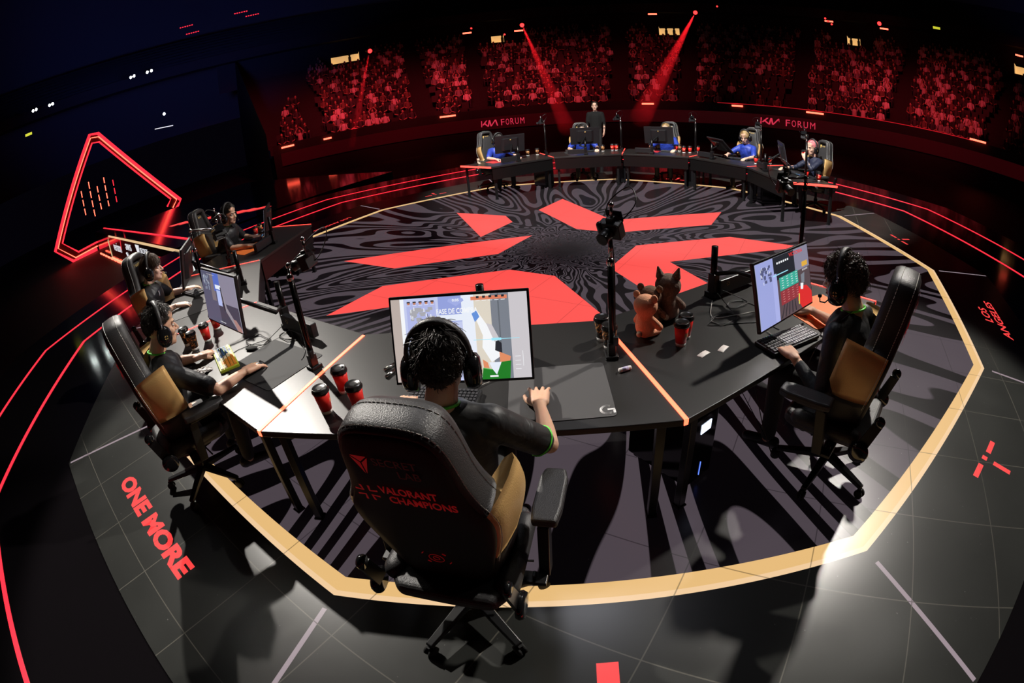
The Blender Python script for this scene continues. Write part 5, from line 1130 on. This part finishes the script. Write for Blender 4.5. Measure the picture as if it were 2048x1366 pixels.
# ---------------------------------------------------------------- arena bowl
RW = 26.0; ZW = 1.35; A0, A1 = 50.0, 158.0
def arc(r, z, a0=A0, a1=A1, n=72): return [(r*cos(radians(a0+(a1-a0)*i/n)), r*sin(radians(a0+(a1-a0)*i/n)), z) for i in range(n+1)]
def strip(mb, A, B, mi=0):
    n = len(A); mb.add(A+B, [(i,i+1,n+i+1,n+i) for i in range(n-1)], mi)
w_ = MB(); strip(w_, arc(RW,-1.1,20,158), arc(RW,ZW,20,158)); strip(w_, arc(RW,ZW,20,158), arc(RW+0.25,ZW,20,158))
tag(w_.build('wall_barrier', MT['wall']), 'dark curved barrier wall in front of the stands', 'wall', kind='structure')
rb = MB(); strip(rb, arc(RW-0.06,0.02,52,157), arc(RW-0.06,0.80,52,157)); strip(rb, arc(RW-0.06,0.80,52,157), arc(RW,0.80,52,157)); strip(rb, arc(RW,0.02,52,157), arc(RW-0.06,0.02,52,157))
rib = tag(rb.build('ribbon_display', mat('ribbon_glow', (0.02,0.0,0.0), 0.4, em=(0.016,0.0003,0.001), es=1.0)), 'faint red ribbon display along the barrier wall', 'display')
ET = emat('ribbon_text', (0.62,0.03,0.07), 1.0)
def ribbon_word(a_l, a_r, kia=True):
    # two words following the wall from azimuth a_l (left) to a_r (right)
    L = radians(a_l-a_r)*RW; e = 0.46
    def place(frac): a = radians(a_l)-radians(a_l-a_r)*frac; return Matrix.Translation(((RW-0.09)*cos(a),(RW-0.09)*sin(a),0.22)) @ Matrix.Rotation(a-pi/2,4,'Z') @ Matrix.Rotation(pi/2,4,'X')
    m = MB(); w = L*0.40; h = 0.40; t = 0.07
    def st(pts): m.add([(x*w,y*h,0) for x,y in pts],[tuple(range(len(pts)))])
    st([(0.0,0.0),(0.055,0.0),(0.075,1.0),(0.02,1.0)]); st([(0.06,0.30),(0.30,1.0),(0.38,1.0),(0.14,0.25)]); st([(0.14,0.55),(0.36,0.0),(0.44,0.0),(0.22,0.68)])
    st([(0.36,0.0),(0.44,0.0),(0.52,1.0),(0.46,1.0)]); st([(0.46,1.0),(0.54,1.0),(0.60,0.0),(0.53,0.0)]); st([(0.53,0.0),(0.60,0.0),(0.88,1.0),(0.80,1.0)]); st([(0.80,1.0),(0.88,1.0),(0.97,0.0),(0.90,0.0)])
    o = m.build('ribbon_logo', ET, rib); o.matrix_world = place(0.0)
    for i, ch in enumerate('FORUM'): textobj(ch, 'ribbon_text', ET, place(0.46+0.108*i+(0.01 if i == 4 else 0)), L*(0.078 if i < 4 else 0.092), 0.40, 0, None, bold=0.0).parent = rib
ribbon_word(127.3-4.8+0.0, 0) if False else None
def az_of(cam_az, cam_el, r=RW):   # where a ray from the camera at an azimuth meets the ring
    d = Vector((cos(radians(cam_az)), sin(radians(cam_az)))); c = Vector((2.967,-5.543)); b = c.dot(d); q = c.length_squared-r*r; t = -b+sqrt(b*b-q); p = c+d*t
    return math.degrees(atan2(p.y,p.x)), t
ribbon_word(az_of(126.9,0)[0], az_of(122.0,0)[0]); ribbon_word(az_of(95.4,0)[0], az_of(89.0,0)[0])
# stepped stands
NR = 19; RD0 = 26.6; DR = 0.82; DZ = 0.37; Z0 = 0.75
st = MB()
for i in range(NR):
    z = Z0+i*DZ; r = RD0+i*DR; strip(st, arc(r,z-DZ if i else -1.0), arc(r,z)); strip(st, arc(r,z), arc(r+DR,z))
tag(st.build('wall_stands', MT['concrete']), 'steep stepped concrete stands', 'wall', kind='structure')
# aisles free of seats (world azimuths)
AIS = [az_of(a,0,33)[0] for a in (146,133.5,127,111,103.3,90.5,78.5,66.5)]
VOM = [(az_of(141.2,0,42)[0],), (az_of(124.2,0,42)[0],), (az_of(105.2,0,42)[0],), (az_of(84.3,0,42)[0],), (az_of(64.2,0,42)[0],)]
seats = MB(); ppl = []; rnd = random.Random(12)
def aisle(a, r): return any(abs(a-x)*pi/180*r < 0.75 for x in AIS)
for i in range(NR):
    r = RD0+i*DR+0.42; z = Z0+i*DZ; n = int(radians(A1-A0)*r/0.56)
    for k in range(n):
        a = A0+(A1-A0)*(k+0.5)/n
        if aisle(a, r): continue
        if a > 157.3 - i*0.52: continue
        if any(abs(a-v[0])*pi/180*r < 2.2 and i >= NR-4 for v in VOM): continue
        M_ = Matrix.Translation((r*cos(radians(a)), r*sin(radians(a)), z)) @ Matrix.Rotation(radians(a)-pi/2,4,'Z')
        seats.box((0,-0.02,0.40),(0.46,0.40,0.06),M_); seats.box((0,0.19,0.62),(0.46,0.05,0.44),M_)
        occ = 0.72 + 0.30*sin(a*0.9)*sin(i*0.5+a*0.3)
        if 84 < a < 96 and i < 6: occ = 0.10      # dark empty block
        if rnd.random() < occ: ppl.append((i, a, M_ @ TR(rnd.uniform(-.05,.05), rnd.uniform(-.05,.03), 0, rnd.uniform(-.35,.35), rnd.uniform(-.08,.08))))
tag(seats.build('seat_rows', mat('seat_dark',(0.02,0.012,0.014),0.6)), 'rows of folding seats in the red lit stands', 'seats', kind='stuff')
cl = [('white shirt',(0.75,0.72,0.72)),('dark shirt',(0.05,0.045,0.05)),('grey shirt',(0.26,0.25,0.26)),('black jacket',(0.02,0.02,0.02)),('pale shirt raising both arms',(0.6,0.55,0.52)),('brown shirt',(0.16,0.10,0.08))]
skm = mat('crowd_skin', (0.5,0.3,0.22), 0.6); hrm = mat('crowd_hair', (0.02,0.015,0.012), 0.7); pnm = mat('crowd_trousers', (0.03,0.03,0.045), 0.8)
def spect_mb(v):
    b = MB(); b.cap((0,0.02,0.52),(0,0.04,0.90),0.17,0.15,n=8,fl=0.7,side=(1,0,0),mi=0)
    b.ell((0,0.0,1.15),(0.082,0.095,0.115),nu=8,nv=6,mi=1); b.ell((0,0.025,1.185),(0.090,0.095,0.10),nu=8,nv=5,mi=2); b.cap((0,0.03,0.98),(0,0.01,1.06),0.05,0.05,n=6,mi=1)
    for s in (-1,1):
        b.cap((s*0.09,0.0,0.50),(s*0.12,-0.38,0.50),0.085,0.07,n=6,mi=3); b.cap((s*0.12,-0.40,0.47),(s*0.12,-0.36,0.08),0.06,0.05,n=6,mi=3)
        if v == 4: b.cap((s*0.19,0.02,0.93),(s*0.26,-0.06,1.14),0.055,0.05,n=6,mi=0); b.cap((s*0.26,-0.06,1.14),(s*0.10,-0.10,1.36),0.045,0.035,n=6,mi=1)
        else: b.cap((s*0.19,0.02,0.93),(s*0.25,-0.05,0.68),0.058,0.05,n=6,mi=0); b.cap((s*0.25,-0.05,0.68),(s*0.10,-0.27,0.60),0.045,0.035,n=6,mi=1)
    return b
cols = []; spm = []
for v, (nm, c) in enumerate(cl):
    mm = [mat('crowd_'+nm.replace(' ','_'), c, 0.8), skm, hrm, pnm]; spm.append(mm)
    cols.append(spect_mb(v).mesh('spectator', mm))
ppl.sort(key=lambda t: (t[0], t[1]))
campos = Vector((2.967,-5.543,2.04)); ppl.sort(key=lambda t: (t[2].translation-campos).length)
wts = [0,0,0,0,0,0,1,1,1,1,2,2,3,3,3,3,3,3,3,4,5,5,5,1,3,3,1,1,1,3]
vis = [p for p in ppl if 62 < math.degrees(atan2((p[2].translation-campos).y, (p[2].translation-campos).x)) < 152]
side = lambda a: 'left part' if a > 122 else ('middle part' if a > 97 else 'right part')
for i, a, M_ in vis[:300]:
    v = rnd.choice(wts); o = bpy.data.objects.new('spectator', cols[v]); COL.objects.link(o); o.matrix_world = M_
    tag(o, 'seated spectator in a %s, low rows, %s of the stands' % (cl[v][0], side(a)), 'spectator', 'spectators in the lower rows, %s, %s' % (side(a), cl[v][0]))
rest = vis[300:]; big = MB(); protos = [spect_mb(v) for v in range(6)]
allm = [m_ for mm in spm for m_ in (mm[0],)]+[skm,hrm,pnm]
for i, a, M_ in rest:
    v = rnd.choice(wts); pb = protos[v]; o_ = len(big.v); A_ = [[M_[r_][c_] for c_ in range(4)] for r_ in range(3)]
    big.v += [tuple(A_[r_][0]*p[0]+A_[r_][1]*p[1]+A_[r_][2]*p[2]+A_[r_][3] for r_ in range(3)) for p in pb.v]
    big.f += [[q+o_ for q in f] for f in pb.f]; big.mi += [v if m_ == 0 else 5+m_ for m_ in pb.mi]; big.sm += pb.sm
tag(big.build('crowd', allm), 'hundreds of spectators filling the upper rows of the red lit stands', 'crowd', kind='stuff')
# upper wall, vomitories, balcony, roof
RU = RD0+NR*DR; ZU = Z0+(NR-1)*DZ
uw = MB(); gaps = [(v[0]-q, v[0]+q) for v, q in zip(VOM, (1.8,0.8,1.3,0.85,0.9))]
def seg_arc(mb, r, z0, z1, a0, a1): n = max(2, int(a1-a0)); strip(mb, arc(r,z0,a0,a1,n), arc(r,z1,a0,a1,n))
cur = A0
for g0, g1 in sorted(gaps): seg_arc(uw, RU, ZU-0.4, ZU+2.2, cur, g0); cur = g1
seg_arc(uw, RU, ZU-0.4, ZU+2.2, cur, A1+3); 
for g0, g1 in gaps: seg_arc(uw, RU, ZU-0.4-DZ*3, ZU-0.9, g0, g1); seg_arc(uw, RU, ZU+0.95, ZU+2.2, g0, g1)
strip(uw, arc(RU,ZU+2.2,30,215,90), arc(RU-1.2,ZU+2.2,30,215,90)); strip(uw, arc(RU-1.2,ZU+2.2,30,215,90), arc(RU-1.2,ZU+3.1,30,215,90)); strip(uw, arc(RU-1.2,ZU+3.1,30,215,90), arc(RU-0.9,ZU+3.1,30,215,90))
for i in range(9): strip(uw, arc(RU-0.9+i,ZU+3.1+i*0.5-0.5,30,215,90), arc(RU-0.9+i,ZU+3.1+i*0.5,30,215,90)); strip(uw, arc(RU-0.9+i,ZU+3.1+i*0.5,30,215,90), arc(RU+0.1+i,ZU+3.1+i*0.5,30,215,90))
tag(uw.build('wall_balcony', mat('balcony_wall', (0.022,0.018,0.022), 0.8)), 'dark balcony wall and upper tier above the stands', 'wall', kind='structure')
vn = ['leftmost','second from the left','third from the left','fourth from the left','rightmost']
for i, (v, (g0, g1)) in enumerate(zip(VOM, gaps)):
    d = MB(); seg_arc(d, RU+1.6, ZU-0.9, ZU+0.95, g0, g1); 
    for g in (g0, g1): a_ = radians(g); d.add([(RU*cos(a_),RU*sin(a_),ZU-0.9),((RU+1.6)*cos(a_),(RU+1.6)*sin(a_),ZU-0.9),((RU+1.6)*cos(a_),(RU+1.6)*sin(a_),ZU+0.95),(RU*cos(a_),RU*sin(a_),ZU+0.95)],[(0,1,2,3)])
    strip(d, arc(RU,ZU-0.9,g0,g1,3), arc(RU+1.6,ZU-0.9,g0,g1,3))
    tag(d.build('lit_exit', MT['warmroom']), 'warm lit exit opening at the top of the stands, %s' % vn[i], 'exit')
    for q in range(2 if i in (2,3) else 1):
        a_ = radians(v[0]+(0.4 if q else -0.6)); b = MB(); b.cap((0,0,0.9),(0,0,1.4),0.17,0.2,n=8,fl=0.7,side=(1,0,0)); b.ell((0,0,1.68),(0.1,0.11,0.13),nu=8,nv=6)
        for s in (-1,1): b.cap((s*0.1,0,0.9),(s*0.12,0,0.05),0.09,0.07,n=6); b.cap((s*0.22,0,1.4),(s*0.27,0,0.9),0.06,0.05,n=6)
        o = b.build('spectator', hrm); o.matrix_world = Matrix.Translation(((RU+0.4)*cos(a_),(RU+0.4)*sin(a_),ZU-0.9)) @ Matrix.Rotation(a_,4,'Z'); tag(o, 'dark silhouette standing in the %s warm lit exit%s' % (vn[i], ', left one' if q else ''), 'spectator')
rf = MB(); strip(rf, arc(54,5,0,360,72), arc(54,27,0,360,72)); strip(rf, arc(54,27,0,360,72), arc(20,32,0,360,72)); rf.add(arc(20,32,0,360,72)[:-1], [tuple(range(72))])
tag(rf.build('ceiling', MT['roofm']), 'dark domed arena roof lit faintly blue in place of haze', 'ceiling', kind='structure')
# curtain closing the left side of the stands
ct = MB(); a_ = radians(A1+0.6); ct.add([(RW*cos(a_),RW*sin(a_),-1.1),(RU*1.02*cos(a_),RU*1.02*sin(a_),-1.1),(RU*1.02*cos(a_),RU*1.02*sin(a_),ZU+3),(RW*cos(a_),RW*sin(a_),ZW+0.8)],[(0,1,2,3)]); tag(ct.build('wall_curtain', MT['wall']), 'black curtain at the left end of the stands', 'curtain', kind='structure')
# ---------------------------------------------------------------- light dashes and fixtures placed round the bowl
def pol(cam_az, el, dist): c = Vector((2.967,-5.543,2.04)); a, e = radians(cam_az), radians(el); return c+Vector((cos(a)*dist, sin(a)*dist, math.tan(e)*dist))
for i, (a, e, L) in enumerate(((130.5,-1.52,1.0),(148.8,-1.64,0.8),(144.2,-1.75,0.5),(108.1,-1.55,0.75),(98.0,-1.48,0.7),(89.1,-1.5,1.1),(69.6,-1.2,1.05))):
    wa, d = az_of(a, 0, RW-0.1); p = pol(a, e, d); b = MB(); b.box((0,0,0),(L,0.07,0.10)); o = b.build('led_bar', MT['ledredhot']); o.matrix_world = Matrix.Translation(p) @ Matrix.Rotation(radians(wa)-pi/2,4,'Z')
    tag(o, 'short bright red bar under the rail of the barrier wall, %s from the left' % ['third','first','second','fourth','fifth','sixth','seventh'][i], 'light')
rl = MB(); strip(rl, arc(RW-0.02,ZW-0.01,60,96,30), arc(RW-0.02,ZW+0.03,60,96,30)); tag(rl.build('trim_1', mat('rail_glow', (0.4,0.02,0.02), 0.4, em=(0.5,0.01,0.02), es=0.7)), 'thin red glowing rail on top of the barrier wall', 'rail', kind='structure')
def fixture(a, e, d, label, m='ledredhot', s=1.0, tgt=(0,6,0)):
    p = pol(a, e, d); root = empty('stage_light', Matrix.Translation(p) @ (Vector(tgt)-p).to_track_quat('-Z','Y').to_matrix().to_4x4(), label, 'light')
    b = MB(); b.lathe([(0.12*s,0.25*s),(0.16*s,0.1*s),(0.16*s,-0.05*s)],14); b.build('housing', MT['black'], root)
    l = MB(); l.lathe([(0.14*s,-0.06*s),(0.0,-0.08*s)],14); l.build('lens', MT[m], root)
    y = MB(); y.box((0.2*s,0,0.08*s),(0.03*s,0.08*s,0.34*s)); y.box((-0.2*s,0,0.08*s),(0.03*s,0.08*s,0.34*s)); y.box((0,0,0.27*s),(0.43*s,0.08*s,0.04*s)); y.build('yoke', MT['black'], root)
    return p
MT['redburst'] = mat('red_lamp', (0.8,0.1,0.1), 0.4, em=(1.0,0.015,0.015), es=7)
beams = [(138.4,7.34,42,(141.6,-3.6,30),'red stage light at the left, throwing a thin beam down'),(121.4,8.25,44,(117.3,-4.2,24),'red stage light left of centre throwing a slanting beam'),(102.1,9.12,44,(109.0,-3.2,24),'red stage light right of centre with the strongest beam'),(81.1,9.42,44,(82.0,2.0,36),'bright red stage light at the right above the fourth exit')]
def haze_beam(p0, p1, r0, r1, dens, label, col=(1,0.012,0.02), energy=30000):
    d = p1-p0; L = d.length; M_ = Matrix.Translation(p0) @ d.to_track_quat('Z','Y').to_matrix().to_4x4()
    b = MB(); b.lathe([(r0,0.5),(r1,L)], 20); m = bpy.data.materials.new('haze'); m.use_nodes = True; nt = m.node_tree; nt.nodes.clear()
    o_ = nt.nodes.new('ShaderNodeOutputMaterial'); v = nt.nodes.new('ShaderNodeVolumeScatter'); v.inputs['Color'].default_value = (1,1,1,1); v.inputs['Density'].default_value = dens; v.inputs['Anisotropy'].default_value = 0.3
    nt.links.new(v.outputs[0], o_.inputs['Volume'])
    o = b.build('light_beam', m); o.matrix_world = M_; tag(o, label, 'light beam')
    half = math.degrees(math.atan(r1/L)); lamp('beam_spot', 'SPOT', tuple(p0+(p1-p0).normalized()*0.45), tuple(p1), energy, col, 0.05, 2*half*0.97, 0.25)
for i, (a, e, d, (a2, e2, d2), lab) in enumerate(beams):
    p0 = fixture(a, e, d, lab, 'redburst', 1.3)
    if i < 3: haze_beam(p0, pol(a2, e2, d2), 0.06, (0.36,0.46,0.60)[i], (0.010,0.012,0.016)[i], ['leftmost red light beam in the haze','red light beam slanting down to the right','strong red light beam slanting down to the left'][i], energy=(110000,200000,190000)[i])
haze_beam(pol(72.2,10.9,46), pol(63.2,6.0,40), 0.03, 0.22, 0.006, 'thin pale beam crossing the upper right of the hall', (1,0.55,0.5), 9000)
for i, (a, e, d) in enumerate(((121.8,7.6,44),(127.5,7.9,44),(106.9,8.9,44),(87.0,9.0,44),(80.6,8.9,44),(64.3,8.8,44))):
    p = pol(a, e, d); b = MB(); b.box((0,0,0),(0.75,0.1,0.12)); o = b.build('led_bar', MT['ledredhot']); o.matrix_world = Matrix.Translation(p) @ Matrix.Rotation(radians(a)-pi/2,4,'Z'); tag(o, 'short red bar hanging near the balcony, %s from the left' % ['second','first','third','fourth','fifth','sixth'][i], 'light')
for i, (a, e) in enumerate(((87.4,9.3),(87.1,9.0),(86.7,8.7),(127.0,8.4),(123.4,7.3),(99.6,9.9))): fixture(a, e, 43.5, 'small red lamp %s' % ['at the top left of the fourth exit','in the middle of the row left of the fourth exit','at the bottom of the row left of the fourth exit','left of the second exit','right beside the second exit','high between the third exit and its balcony'][i], 'redburst', 0.55)
for i, (a, e) in enumerate(((165.9,10.7),(165.5,10.75),(163.9,10.72),(163.4,10.75),(178.1,10.8),(177.7,10.82),(176.0,10.72),(175.6,10.75),(162.4,5.63))): fixture(a, e, 40, 'small white floodlight %s' % ['first in the upper cluster left of the arch top','second in the upper cluster','third in the upper cluster','fourth in the upper cluster','first in the far left cluster','second in the far left cluster','third in the far left cluster','fourth in the far left cluster','alone above the right leg of the arch'][i], 'ledwhite', 0.75)
for i, (a, e) in enumerate(((159.0,14.6),(158.3,13.7),(152.6,14.7),(151.3,14.1))): 
    b = MB()
    for q in range(6): b.box((-0.5+q*0.2,0,0),(0.12,0.05,0.07))
    o = b.build('led_bar', MT['ledred']); o.matrix_world = Matrix.Translation(pol(a,e,42)) @ Matrix.Rotation(radians(a)-pi/2,4,'Z'); tag(o, 'dotted red bar high in the dark upper left, %s' % ['highest left','lower left','highest right','lower right'][i], 'light')
bb = MB(); bb.box((0,0,0),(1.6,0.06,0.06)); o = bb.build('led_bar', MT['ledwhite']); o.matrix_world = Matrix.Translation(pol(162.6,4.2,42)) @ Matrix.Rotation(radians(162-90),4,'Z') @ Matrix.Rotation(0.1,4,'Y'); o.data.materials[0] = emat('dim_white',(0.75,0.72,0.68),1.2); tag(o, 'dim white light bar above the arch', 'light')
for nm, a, e, c, lab in (('exit_sign',-176.6,-4.8,(0.02,0.6,0.4),'tiny green sign at the far left'),('exit_sign',178.9,8.6,(0.6,0.6,0.05),'tiny yellow sign at the far left edge'),('exit_sign',74.3,9.9,(0.5,0.5,0.03),'tiny yellow sign high at the right')):
    b = MB(); b.box((0,0,0),(0.6,0.06,0.18)); o = b.build(nm, emat('sign_'+lab[5:8], c, 1.2)); o.matrix_world = Matrix.Translation(pol(a,e,40)) @ Matrix.Rotation(radians(a)-pi/2,4,'Z'); tag(o, lab, 'sign')
